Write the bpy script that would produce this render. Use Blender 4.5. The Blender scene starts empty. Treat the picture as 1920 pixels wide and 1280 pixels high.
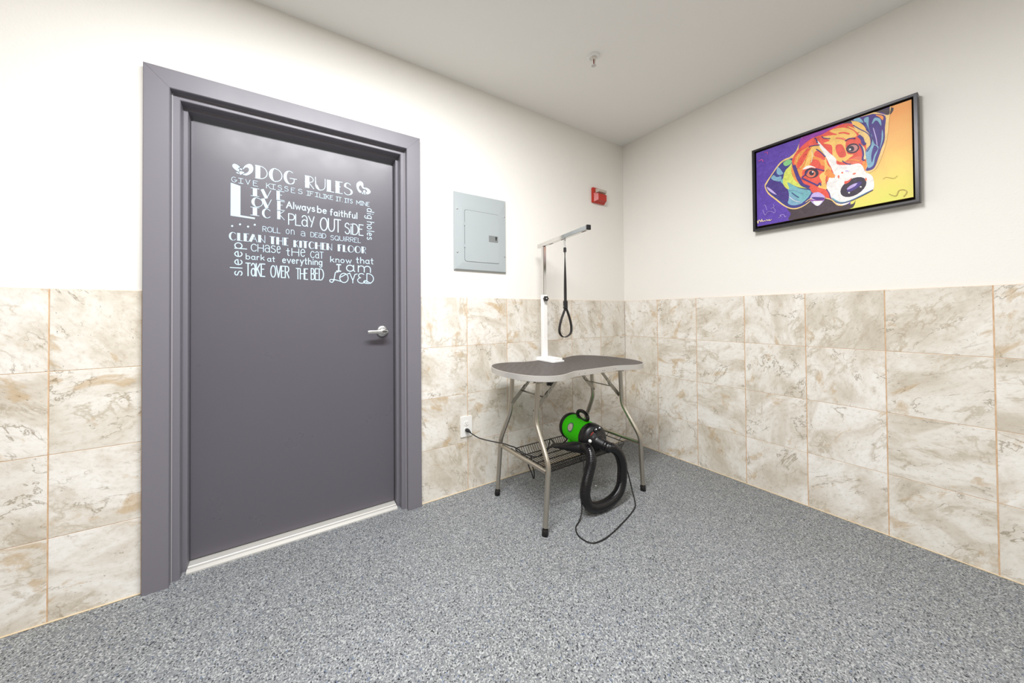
import bpy, bmesh, math, random
from math import pi, sin, cos, radians
from mathutils import Vector, Matrix
random.seed(7)
scn = bpy.context.scene
C = scn.collection
# ------------------------------------------------------------------ helpers
def s2l(c):
    return tuple((x/12.92 if x <= .04045 else ((x+.055)/1.055)**2.4) for x in c)
def hexc(h):
    return s2l(tuple(int(h[i:i+2], 16)/255 for i in (0, 2, 4)))
def mat(name, col, rough=.5, metal=0., spec=.5, **kw):
    m = bpy.data.materials.new(name); m.use_nodes = True
    b = m.node_tree.nodes['Principled BSDF']
    b.inputs['Base Color'].default_value = (*col, 1)
    b.inputs['Roughness'].default_value = rough
    b.inputs['Metallic'].default_value = metal
    b.inputs['Specular IOR Level'].default_value = spec
    for k, v in kw.items(): b.inputs[k].default_value = v
    return m
def N(m, t, **props):
    n = m.node_tree.nodes.new(t)
    for k, v in props.items(): setattr(n, k, v)
    return n
def L(m, a, b): m.node_tree.links.new(a, b)
def BS(m): return m.node_tree.nodes['Principled BSDF']
def coords(m, scale=(1, 1, 1), rot=(0, 0, 0)):
    tc = N(m, 'ShaderNodeTexCoord'); mp = N(m, 'ShaderNodeMapping')
    mp.inputs['Scale'].default_value = scale; mp.inputs['Rotation'].default_value = rot
    L(m, tc.outputs['Object'], mp.inputs['Vector']); return mp.outputs['Vector']
def noise(m, vec, scale, detail=4, rough=.55, dist=0.):
    n = N(m, 'ShaderNodeTexNoise'); n.inputs['Scale'].default_value = scale
    n.inputs['Detail'].default_value = detail; n.inputs['Roughness'].default_value = rough
    n.inputs['Distortion'].default_value = dist
    if vec is not None: L(m, vec, n.inputs['Vector'])
    return n.outputs['Fac']
def ramp(m, fac, stops, interp='LINEAR'):
    r = N(m, 'ShaderNodeValToRGB'); r.color_ramp.interpolation = interp
    e = r.color_ramp.elements
    while len(e) < len(stops): e.new(.5)
    for i, (p, c) in enumerate(stops):
        e[i].position = p; e[i].color = (*c, 1) if len(c) == 3 else c
    L(m, fac, r.inputs['Fac']); return r.outputs['Color']
def mix(m, fac, a, b, mode='MIX'):
    n = N(m, 'ShaderNodeMix', data_type='RGBA', blend_type=mode)
    for s, v in ((n.inputs['Factor'], fac), (n.inputs[6], a), (n.inputs[7], b)):
        if hasattr(v, 'is_linked'): L(m, v, s)
        elif isinstance(v, (int, float)): s.default_value = v
        else: s.default_value = (*v, 1)
    return n.outputs[2]
def bump(m, h, strength=.2, dist=.002):
    n = N(m, 'ShaderNodeBump'); n.inputs['Strength'].default_value = strength
    n.inputs['Distance'].default_value = dist
    L(m, h, n.inputs['Height']); L(m, n.outputs['Normal'], BS(m).inputs['Normal'])

class MB:
    """collects geometry for ONE mesh object"""
    def __init__(s): s.v = []; s.f = []; s.mi = []; s.sm = []
    def add(s, vs, fs, mi=0, smooth=False):
        o = len(s.v); s.v += [tuple(v) for v in vs]
        for f in fs: s.f.append([i+o for i in f]); s.mi.append(mi); s.sm.append(smooth)
        return s
    def box(s, a, b, mi=0, bev=0.):
        x0, x1 = sorted((a[0], b[0])); y0, y1 = sorted((a[1], b[1])); z0, z1 = sorted((a[2], b[2]))
        if bev <= 0:
            v = [(x, y, z) for z in (z0, z1) for y in (y0, y1) for x in (x0, x1)]
            return s.add(v, [(0, 2, 3, 1), (4, 5, 7, 6), (0, 1, 5, 4), (2, 6, 7, 3), (0, 4, 6, 2), (1, 3, 7, 5)], mi)
        bm = bmesh.new(); bmesh.ops.create_cube(bm, size=1)
        for v in bm.verts: v.co = Vector((x0+(v.co.x+.5)*(x1-x0), y0+(v.co.y+.5)*(y1-y0), z0+(v.co.z+.5)*(z1-z0)))
        bmesh.ops.bevel(bm, geom=bm.edges[:]+bm.verts[:], offset=bev, segments=2, affect='EDGES', profile=.5)
        bm.verts.ensure_lookup_table(); bm.verts.index_update()
        s.add([v.co[:] for v in bm.verts], [[v.index for v in f.verts] for f in bm.faces], mi, False); bm.free(); return s
    def tube(s, pts, r, n=12, mi=0, caps=True, closed=False):
        pts = [Vector(p) for p in pts]; k = len(pts)
        rs = r if isinstance(r, (list, tuple)) else [r]*k
        T = []
        for i in range(k):
            if closed: t = pts[(i+1) % k]-pts[i-1]
            else: t = pts[min(i+1, k-1)]-pts[max(i-1, 0)]
            T.append(t.normalized())
        up = Vector((0, 0, 1)) if abs(T[0].z) < .9 else Vector((1, 0, 0))
        u = T[0].cross(up).normalized(); vs = []
        for i in range(k):
            u = (u-T[i]*u.dot(T[i])).normalized(); w = T[i].cross(u)
            for j in range(n):
                a = 2*pi*j/n; vs.append(pts[i]+(u*cos(a)+w*sin(a))*rs[i])
        fs = []
        for i in range(k if closed else k-1):
            for j in range(n):
                a = i*n+j; b = i*n+(j+1) % n; c = ((i+1) % k)*n
                fs.append((a, b, c+(j+1) % n, c+j))
        s.add(vs, fs, mi, True)
        if caps and not closed:
            s.add(vs[:n], [tuple(range(n))[::-1]], mi); s.add(vs[-n:], [tuple(range(n))], mi)
        return s
    def lathe(s, prof, n=32, M=None, mi=0, smooth=True):
        """prof [(r, h)] turned round local z, then moved by M"""
        M = M or Matrix(); vs = []
        for r, h in prof:
            for j in range(n):
                a = 2*pi*j/n; vs.append(M @ Vector((r*cos(a), r*sin(a), h)))
        fs = []
        for i in range(len(prof)-1):
            for j in range(n):
                a = i*n+j; b = i*n+(j+1) % n; fs.append((a, b, b+n, a+n))
        s.add(vs, fs, mi, smooth)
        for k, rev in ((0, True), (len(prof)-1, False)):
            if prof[k][0] > 1e-5:
                ring = vs[k*n:(k+1)*n]; s.add(ring, [tuple(range(n))[::-1] if rev else tuple(range(n))], mi)
        return s
    def prism(s, outline, z0, z1, mi=0, smooth=False, M=None):
        M = M or Matrix(); n = len(outline)
        vs = [M @ Vector((x, y, z0)) for x, y in outline]+[M @ Vector((x, y, z1)) for x, y in outline]
        s.add(vs, [(i, (i+1) % n, n+(i+1) % n, n+i) for i in range(n)], mi, smooth)
        s.add(vs[:n], [tuple(range(n))[::-1]], mi); s.add(vs[n:], [tuple(range(n))], mi)
        return s
    def bar(s, a, b, w, t, up=(0, 0, 1), mi=0):
        """flat rectangular bar from a to b, w across `up`, t along it"""
        a = Vector(a); b = Vector(b); d = (b-a).normalized(); up = Vector(up)
        u = d.cross(up).normalized()*w/2; v = u.cross(d).normalized()*t/2
        vs = [p+q for p in (a, b) for q in (-u-v, u-v, u+v, -u+v)]
        return s.add(vs, [(3, 2, 1, 0), (4, 5, 6, 7), (0, 1, 5, 4), (1, 2, 6, 5), (2, 3, 7, 6), (3, 0, 4, 7)], mi)
    def build(s, name, mats, parent=None, origin=None):
        me = bpy.data.meshes.new(name); mats = mats if isinstance(mats, list) else [mats]
        me.from_pydata(s.v, [], s.f); 
        for m in mats: me.materials.append(m)
        for p, mi, sm in zip(me.polygons, s.mi, s.sm): p.material_index = mi; p.use_smooth = sm
        bm = bmesh.new(); bm.from_mesh(me); bmesh.ops.recalc_face_normals(bm, faces=bm.faces[:]); bm.to_mesh(me); bm.free()
        o = bpy.data.objects.new(name, me); C.objects.link(o)
        if parent is not None:
            o.parent = parent
            # meshes are written in world coordinates; keep them there
            off = Vector((0, 0, 0)); p = parent
            while p is not None: off += p.location; p = p.parent
            for v in me.vertices: v.co -= off
        elif origin is not None:
            o.location = origin
            for v in me.vertices: v.co -= Vector(origin)
        return o
def tag(o, label=None, cat=None, group=None, kind=None):
    if label: o['label'] = label
    if cat: o['category'] = cat
    if group: o['group'] = group
    if kind: o['kind'] = kind
    return o
def empty(name, loc, label, cat, group=None, kind=None):
    o = bpy.data.objects.new(name, None); C.objects.link(o); o.location = loc; o.empty_display_size = .05
    return tag(o, label, cat, group, kind)
def sub(pts, n=4, closed=True):
    """Catmull-Rom"""
    k = len(pts); out = []; P = [Vector(p) for p in pts]
    rng = range(k) if closed else range(k-1)
    for i in rng:
        if closed: p0, p1, p2, p3 = P[i-1], P[i], P[(i+1) % k], P[(i+2) % k]
        else: p0, p1, p2, p3 = P[max(i-1, 0)], P[i], P[i+1], P[min(i+2, k-1)]
        for j in range(n):
            t = j/n
            out.append(.5*((2*p1)+(p2-p0)*t+(2*p0-5*p1+4*p2-p3)*t*t+(3*p1-p0-3*p2+p3)*t**3))
    if not closed: out.append(P[-1])
    return out
def axisM(o, d, up=(0, 0, 1)):
    """matrix with local z along d at o"""
    z = Vector(d).normalized(); x = Vector(up).cross(z)
    if x.length < 1e-4: x = Vector((1, 0, 0)).cross(z)
    x.normalize(); y = z.cross(x)
    M = Matrix((x, y, z)).transposed().to_4x4(); M.translation = Vector(o); return M
# ------------------------------------------------------------------ materials
def wall_mat(name, col):
    m = mat(name, col, .6, spec=.3); v = coords(m)
    h = mix(m, .35, noise(m, v, 120, 3, .6), noise(m, v, 55, 2, .5))
    bump(m, h, .35, .0025); return m
M_wall = wall_mat('wall_paint', hexc('F0EDE7'))
M_wall_far = wall_mat('wall_paint_fill_cut', hexc('C2BBB0'))  # unseen walls, colour darkened to cut bounced fill and deepen shadows
M_ceil = wall_mat('ceiling_paint', hexc('F5F3EF'))

def tile_mat():
    m = mat('travertine_tile', (.8, .7, .6), .34, spec=.45)
    tc = N(m, 'ShaderNodeTexCoord'); g = N(m, 'ShaderNodeNewGeometry')
    wn = N(m, 'ShaderNodeTexWhiteNoise', noise_dimensions='1D'); L(m, g.outputs['Random Per Island'], wn.inputs['W'])
    sc = N(m, 'ShaderNodeVectorMath', operation='SCALE'); L(m, wn.outputs['Color'], sc.inputs[0]); sc.inputs['Scale'].default_value = 30
    ad = N(m, 'ShaderNodeVectorMath', operation='ADD'); L(m, tc.outputs['Object'], ad.inputs[0]); L(m, sc.outputs[0], ad.inputs[1])
    # fold x and y walls into one direction, then tilt the grain per tile
    se = N(m, 'ShaderNodeSeparateXYZ'); L(m, ad.outputs[0], se.inputs[0])
    su = N(m, 'ShaderNodeMath', operation='ADD'); L(m, se.outputs['X'], su.inputs[0]); L(m, se.outputs['Y'], su.inputs[1])
    co = N(m, 'ShaderNodeCombineXYZ'); L(m, su.outputs[0], co.inputs['X']); L(m, se.outputs['Z'], co.inputs['Y'])
    sgn = N(m, 'ShaderNodeMath', operation='MULTIPLY_ADD'); L(m, g.outputs['Random Per Island'], sgn.inputs[0]); sgn.inputs[1].default_value = 1.9; sgn.inputs[2].default_value = -.15
    rt = N(m, 'ShaderNodeVectorRotate', rotation_type='Z_AXIS'); L(m, co.outputs[0], rt.inputs['Vector']); L(m, sgn.outputs[0], rt.inputs['Angle'])
    st = N(m, 'ShaderNodeMapping'); st.inputs['Scale'].default_value = (1, 1.55, 1); L(m, rt.outputs[0], st.inputs['Vector'])
    v = st.outputs[0]; iso = co.outputs[0]
    cloud = noise(m, v, 3.4, 7, .6, .9)                      # broad pale / taupe clouds
    c1 = ramp(m, cloud, [(.33, hexc('D4CBBD')), (.44, hexc('E2DBD0')), (.50, hexc('ECE7DF')), (.60, hexc('F5F2ED'))])
    tan = noise(m, v, 5.2, 8, .66, .5)                       # ochre drifts along the grain
    tf = ramp(m, tan, [(.58, (0, 0, 0)), (.63, (.5, .5, .5)), (.72, (.85, .85, .85))])
    c2 = mix(m, tf, c1, hexc('CBAF86'))
    mott = noise(m, v, 38, 8, .78, .2)
    c3 = mix(m, .6, c2, ramp(m, mott, [(.34, (.66, .62, .56)), (.47, (.95, .94, .92)), (.56, (1, 1, 1))]), 'MULTIPLY')
    def vein(scale, wdt, seed, col, amt, msc):
        nonlocal c3
        mp = N(m, 'ShaderNodeMapping'); mp.inputs['Location'].default_value = (seed, seed*.6, 0); L(m, v, mp.inputs['Vector'])
        vn = noise(m, mp.outputs[0], scale, 6, .62, .5)
        ab = N(m, 'ShaderNodeMath', operation='SUBTRACT'); L(m, vn, ab.inputs[0]); ab.inputs[1].default_value = .5
        ab2 = N(m, 'ShaderNodeMath', operation='ABSOLUTE'); L(m, ab.outputs[0], ab2.inputs[0])
        vm = ramp(m, ab2.outputs[0], [(0, (1, 1, 1)), (wdt, (0, 0, 0))])
        msk = ramp(m, noise(m, mp.outputs[0], msc, 2), [(.50, (0, 0, 0)), (.58, (amt, amt, amt))])
        c3 = mix(m, mix(m, 1., vm, msk, 'MULTIPLY'), c3, hexc(col))
    vein(3.0, .010, 3.1, '8C7C62', .75, 5)
    vein(3.6, .030, 8.7, 'B9AB93', .6, 4)
    # dark pits, strung along the grain in clusters
    pm = ramp(m, noise(m, v, 85, 4, .7), [(.615, (0, 0, 0)), (.655, (1, 1, 1))])
    cl = ramp(m, noise(m, v, 10, 4, .6), [(.545, (0, 0, 0)), (.60, (.85, .85, .85))])
    c5 = mix(m, mix(m, 1., pm, cl, 'MULTIPLY'), c3, hexc('554C40'))
    tone = ramp(m, wn.outputs['Value'], [(0, (.91, .90, .87)), (1, (1, 1, 1))])
    fine = mott
    c6 = mix(m, 1., c5, tone, 'MULTIPLY')
    L(m, c6, BS(m).inputs['Base Color'])
    bump(m, fine, .12, .002)
    return m
M_tile = tile_mat()
M_grout = mat('peach_grout', hexc('D2A67C'), .85); 
_v = coords(M_grout); L(M_grout, ramp(M_grout, noise(M_grout, _v, 30, 3), [(.35, hexc('CBA682')), (.65, hexc('DCBE9E'))]), BS(M_grout).inputs['Base Color'])
M_caulk = mat('base_caulk', hexc('DCC9A8'), .6)

def floor_mat():
    m = mat('speckled_resin_floor', (.4, .4, .4), .55, spec=.35); v = coords(m)
    base = hexc('A7A9AA')
    big = noise(m, v, 1.6, 4, .6)
    c0 = ramp(m, big, [(.3, hexc('7D7F7E')), (.7, hexc('86898C'))])
    def flakes(scale, thr, seed):
        mp = N(m, 'ShaderNodeMapping'); mp.inputs['Location'].default_value = (seed, seed*.7, seed*.3); L(m, v, mp.inputs['Vector'])
        vo = N(m, 'ShaderNodeTexVoronoi'); vo.inputs['Scale'].default_value = scale; L(m, mp.outputs[0], vo.inputs['Vector'])
        return ramp(m, vo.outputs['Color'], [(0, (0, 0, 0)), (thr, (0, 0, 0)), (thr+.02, (1, 1, 1))])
    c = mix(m, flakes(260, .62, 1.3), c0, hexc('ADAFAF'))
    c = mix(m, flakes(210, .68, 4.1), c, hexc('74777B'))
    c = mix(m, flakes(230, .83, 7.7), c, hexc('24272D'))
    c = mix(m, flakes(240, .90, 9.9), c, hexc('5A6988'))
    dk = ramp(m, noise(m, v, 170, 2, .5), [(.575, (0, 0, 0)), (.63, (1, 1, 1))])
    c = mix(m, dk, c, hexc('3C3F45'))
    L(m, c, BS(m).inputs['Base Color'])
    bump(m, noise(m, v, 150, 2, .5), .25, .002)
    return m
M_floor = floor_mat()

def paint_mat(name, col, rough=.38):
    m = mat(name, col, rough, spec=.45); v = coords(m)
    bump(m, noise(m, v, 220, 2, .5), .05, .001)
    r = ramp(m, noise(m, v, 3, 4, .6), [(.3, (rough-.05,)*3), (.7, (rough+.08,)*3)])
    L(m, r, BS(m).inputs['Roughness']); return m
M_door = paint_mat('grey_door_paint', hexc('5E5B63'), .3)
M_frame = paint_mat('grey_frame_paint', hexc('78757D'), .36)
M_alu = mat('aluminium_threshold', hexc('D6D4CE'), .4, .35); _v = coords(M_alu, (1, 60, 60)); bump(M_alu, noise(M_alu, _v, 6, 3), .2, .001)
M_vinyl = mat('pale_blue_vinyl', hexc('BCD2E0'), .5)
M_satin = mat('satin_chrome', hexc('C2C2C2'), .34, .9)
M_dark = mat('black_plastic', hexc('151517'), .4); 
M_keyhole = mat('keyhole_dark', hexc('303234'), .5)
M_steel = mat('brushed_steel', hexc('B9B2A6'), .3, .95); _v = coords(M_steel, (40, 40, 3)); bump(M_steel, noise(M_steel, _v, 10, 3), .06, .001)
M_chrome = mat('polished_chrome', hexc('D5D3D0'), .12, 1.)
M_galv = mat('galvanised_strap', hexc('9B978E'), .42, .8)
M_rim = mat('aluminium_edge', hexc('C6C3BE'), .34, .35)
M_rubber = mat('black_rubber', hexc('141212'), .55)
M_whitepc = mat('white_powder_coat', hexc('F2F1EE'), .35)
M_wire = mat('black_wire', hexc('1B1613'), .45)
M_panel = mat('grey_enamel', hexc('A8AFB1'), .4)
M_panelgap = mat('panel_gap', hexc('555A5C'), .7)
M_plate = mat('white_plate', hexc('F4F3EF'), .35)
M_strapgrey = mat('nylon_webbing', hexc('1D1A1A'), .7)
_v = coords(M_strapgrey, (1, 1, 500)); bump(M_strapgrey, noise(M_strapgrey, _v, 2, 1), .3, .001)
M_red = mat('red_plastic', hexc('BE2A18'), .3); M_lens = mat('clear_lens', hexc('E6E0D0'), .08, **{'Transmission Weight': .35, 'IOR': 1.45})
M_reflector = mat('strobe_reflector', hexc('B9B6AE'), .2, .8)
M_green = mat('lime_green_paint', hexc('48FF00'), .4, spec=.15)
M_black = mat('satin_black_plastic', hexc('111013'), .35)
M_hose = mat('black_hose', hexc('0A090D'), .22)
M_gasket = mat('dial_ring', hexc('3B5A78'), .4)
M_white = mat('white_plastic', hexc('F0F0EE'), .4)
M_labelred = mat('red_marking', hexc('A8382A'), .5)
M_bulb = mat('red_glass_bulb', hexc('7A1E12'), .1)
M_brass = mat('white_brass', hexc('E9E2D8'), .3, .3)
M_canvasedge = mat('black_canvas_edge', hexc('0B0909'), .8)
def mat_mat():
    m = mat('ribbed_rubber_mat', hexc('4A4443'), .38, spec=.5); v = coords(m)
    w1 = N(m, 'ShaderNodeTexWave', wave_type='BANDS', bands_direction='X'); w1.inputs['Scale'].default_value = 48; L(m, v, w1.inputs['Vector'])
    w2 = N(m, 'ShaderNodeTexWave', wave_type='BANDS', bands_direction='Y'); w2.inputs['Scale'].default_value = 48; L(m, v, w2.inputs['Vector'])
    ck = N(m, 'ShaderNodeTexChecker'); ck.inputs['Scale'].default_value = 36; L(m, v, ck.inputs['Vector'])
    h = mix(m, ck.outputs['Fac'], w1.outputs['Color'], w2.outputs['Color'])
    bump(m, h, 1., .003); L(m, mix(m, h, hexc('352F2F'), hexc('625A58')), BS(m).inputs['Base Color'])
    return m
M_mat = mat_mat()
# ---- lettering and painting outlines, in metres on the door and picture planes
WORDS=[('DOG', 'deco', -2.7047, -2.5359, 1.8192, 1.8866), ('RULES', 'deco', -2.4895, -2.2614, 1.813, 1.8805), ('G', 'thin', -2.7984, -2.7798, 1.782, 1.8087), ('I', 'serif', -2.7683, -2.7571, 1.7808, 1.8077), ('V', 'thin', -2.7437, -2.7261, 1.7811, 1.8072), ('E', 'thin', -2.7131, -2.695, 1.7794, 1.8065), ('K', 'thin', -2.6591, -2.6416, 1.7772, 1.8058), ('I', 'serif', -2.6361, -2.6239, 1.7773, 1.8046), ('S', 'thin', -2.6105, -2.5936, 1.7779, 1.805), ('S', 'thin', -2.5822, -2.5651, 1.778, 1.8047), ('E', 'thin', -2.5523, -2.5355, 1.7751, 1.8022), ('S', 'thin', -2.5207, -2.502, 1.7757, 1.8031), ('IF', 'serif', -2.479, -2.4505, 1.7741, 1.7992), ('I', 'serif', -2.4394, -2.4283, 1.7733, 1.7984), ('LIKE', 'serif', -2.4199, -2.3556, 1.7711, 1.7961), ('IT.', 'serif', -2.3371, -2.3061, 1.768, 1.7939), ('ITS', 'serif', -2.2933, -2.2553, 1.7673, 1.7931), ('MINE', 'serif', -2.2333, -2.1633, 1.7658, 1.791), ('I', 'dserif', -2.7182, -2.6945, 1.7282, 1.7693), ('V', 'deco', -2.6774, -2.6405, 1.7251, 1.7707), ('E', 'deco', -2.6166, -2.5834, 1.727, 1.7743), ('O', 'deco', -2.7198, -2.6753, 1.6765, 1.7229), ('V', 'deco', -2.6749, -2.639, 1.6765, 1.7241), ('E', 'deco', -2.6139, -2.5819, 1.6754, 1.7231), ('I', 'dserif', -2.7188, -2.6945, 1.6318, 1.6741), ('C', 'deco', -2.677, -2.6427, 1.6271, 1.6734), ('K', 'deco', -2.6139, -2.5824, 1.627, 1.6729), ('Always', 'mid', -2.5732, -2.4442, 1.69, 1.7284), ('be', 'mid', -2.4318, -2.3866, 1.6877, 1.7273), ('faithful', 'mid', -2.3684, -2.2292, 1.6832, 1.7215), ('PLaY', 'tall', -2.564, -2.4474, 1.6052, 1.6662), ('OUT', 'tall', -2.4176, -2.3168, 1.5932, 1.6681), ('SiDE', 'tall', -2.2945, -2.1979, 1.5896, 1.6552), ('ROLL', 'thin', -2.6746, -2.6006, 1.556, 1.5841), ('on', 'thinx', -2.576, -2.5382, 1.5561, 1.5825), ('a', 'thinx', -2.5096, -2.4893, 1.5529, 1.5795), ('DEaD', 'thin', -2.4637, -2.3906, 1.5531, 1.5807), ('SQUiRREL', 'thin', -2.3672, -2.2116, 1.5476, 1.5754), ('CLEAN', 'deco', -2.8076, -2.6657, 1.4993, 1.5385), ('THE', 'deco', -2.6458, -2.5661, 1.4961, 1.5363), ('KITCHEN', 'deco', -2.5428, -2.3618, 1.4902, 1.5285), ('FLOOR', 'deco', -2.3322, -2.1832, 1.4886, 1.5275), ('cHaSe', 'thin', -2.7218, -2.5989, 1.4525, 1.4911), ('tHe', 'thin', -2.5739, -2.4883, 1.4435, 1.4856), ('caT', 'thin', -2.4643, -2.4037, 1.4405, 1.4786), ('bark', 'script', -2.7427, -2.6674, 1.4104, 1.441), ('at', 'script', -2.6553, -2.623, 1.4061, 1.4354), ('everything', 'script', -2.5914, -2.4086, 1.4037, 1.4409), ('know', 'script', -2.3687, -2.2622, 1.4247, 1.4593), ('that', 'script', -2.2362, -2.1411, 1.429, 1.4668), ('I', 'fatserif', -2.3345, -2.3198, 1.375, 1.418), ('am', 'fatx', -2.2889, -2.1572, 1.3783, 1.4186), ('TaKE', 'tall', -2.7426, -2.6663, 1.3282, 1.3955), ('OVER', 'tall', -2.6413, -2.5629, 1.3265, 1.3903), ('THE', 'tall', -2.5306, -2.478, 1.3227, 1.3831), ('BED', 'tall', -2.4617, -2.4027, 1.3226, 1.3872), ('LOVED', 'loop', -2.3726, -2.1392, 1.3135, 1.376)]
ROT=[('sleep', 'ccw', -2.7551, -2.7865, 1.3296, 1.4908), ('dig', 'cw', -2.1785, -2.1514, 1.7547, 1.6928), ('holes', 'cw', -2.1787, -2.1516, 1.6769, 1.572)]
DECALS=[[(-2.8018, 1.7782), (-2.7642, 1.7686), (-2.7642, 1.6254), (-2.7062, 1.6218), (-2.7072, 1.6139), (-2.8023, 1.6176)], [(-2.7571, 1.8573), (-2.7468, 1.8725), (-2.7324, 1.8849), (-2.7199, 1.8839), (-2.7131, 1.8698), (-2.7157, 1.851), (-2.7261, 1.8357), (-2.7407, 1.8256), (-2.755, 1.8269), (-2.7509, 1.8309), (-2.7365, 1.8412), (-2.7303, 1.8556), (-2.7344, 1.865), (-2.7448, 1.8639), (-2.753, 1.8531), (-2.7571, 1.8586), (-2.7673, 1.8589), (-2.7744, 1.8522), (-2.7764, 1.844), (-2.7693, 1.8413), (-2.7723, 1.8373), (-2.7834, 1.8438), (-2.7935, 1.8542), (-2.7959, 1.8638), (-2.7895, 1.8724), (-2.7774, 1.8706)], [(-2.7673, 1.8397), (-2.7571, 1.8414), (-2.7489, 1.8385), (-2.754, 1.8323), (-2.7591, 1.8286), (-2.7632, 1.8239), (-2.7683, 1.8292)], [(-2.7814, 1.8315), (-2.7744, 1.8343), (-2.7703, 1.8275), (-2.7764, 1.828)], [(-2.7673, 1.855), (-2.7602, 1.8553), (-2.7575, 1.8482), (-2.7632, 1.847)], [(-2.7764, 1.8517), (-2.7703, 1.8505), (-2.7683, 1.8446), (-2.7738, 1.8421)], [(-2.218, 1.8385), (-2.2296, 1.8551), (-2.2339, 1.8761), (-2.2295, 1.8926), (-2.2149, 1.9044), (-2.2016, 1.9014), (-2.1958, 1.89), (-2.1949, 1.8728), (-2.1765, 1.8732), (-2.1615, 1.865), (-2.1561, 1.8532), (-2.1615, 1.8427), (-2.1766, 1.8352), (-2.1825, 1.8451), (-2.175, 1.8529), (-2.184, 1.8638), (-2.1973, 1.8644), (-2.2047, 1.8725), (-2.2091, 1.881), (-2.2164, 1.878), (-2.2209, 1.8662), (-2.215, 1.8532), (-2.2062, 1.847), (-2.2092, 1.8386)], [(-2.1974, 1.8518), (-2.1899, 1.858), (-2.184, 1.8512), (-2.187, 1.8427), (-2.1959, 1.8426)], [(-2.2048, 1.8394), (-2.1989, 1.8421), (-2.1959, 1.8348), (-2.2019, 1.8337)], [(-2.193, 1.8385), (-2.187, 1.8396), (-2.1841, 1.8338), (-2.19, 1.8327)], [(-2.7918, 1.5688), (-2.793, 1.5652), (-2.7962, 1.5633), (-2.7993, 1.5643), (-2.8006, 1.5676), (-2.7993, 1.5712), (-2.7962, 1.573), (-2.7931, 1.5721)], [(-2.7612, 1.5809), (-2.7625, 1.5773), (-2.7657, 1.5754), (-2.7688, 1.5764), (-2.7702, 1.5797), (-2.7688, 1.5834), (-2.7657, 1.5852), (-2.7625, 1.5842)], [(-2.7296, 1.5741), (-2.7309, 1.5704), (-2.7342, 1.5685), (-2.7374, 1.5695), (-2.7387, 1.5728), (-2.7374, 1.5765), (-2.7342, 1.5784), (-2.7309, 1.5774)], [(-2.7026, 1.5869), (-2.704, 1.5832), (-2.7073, 1.5812), (-2.7106, 1.5823), (-2.7119, 1.5856), (-2.7106, 1.5893), (-2.7073, 1.5912), (-2.704, 1.5902)]]
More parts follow.
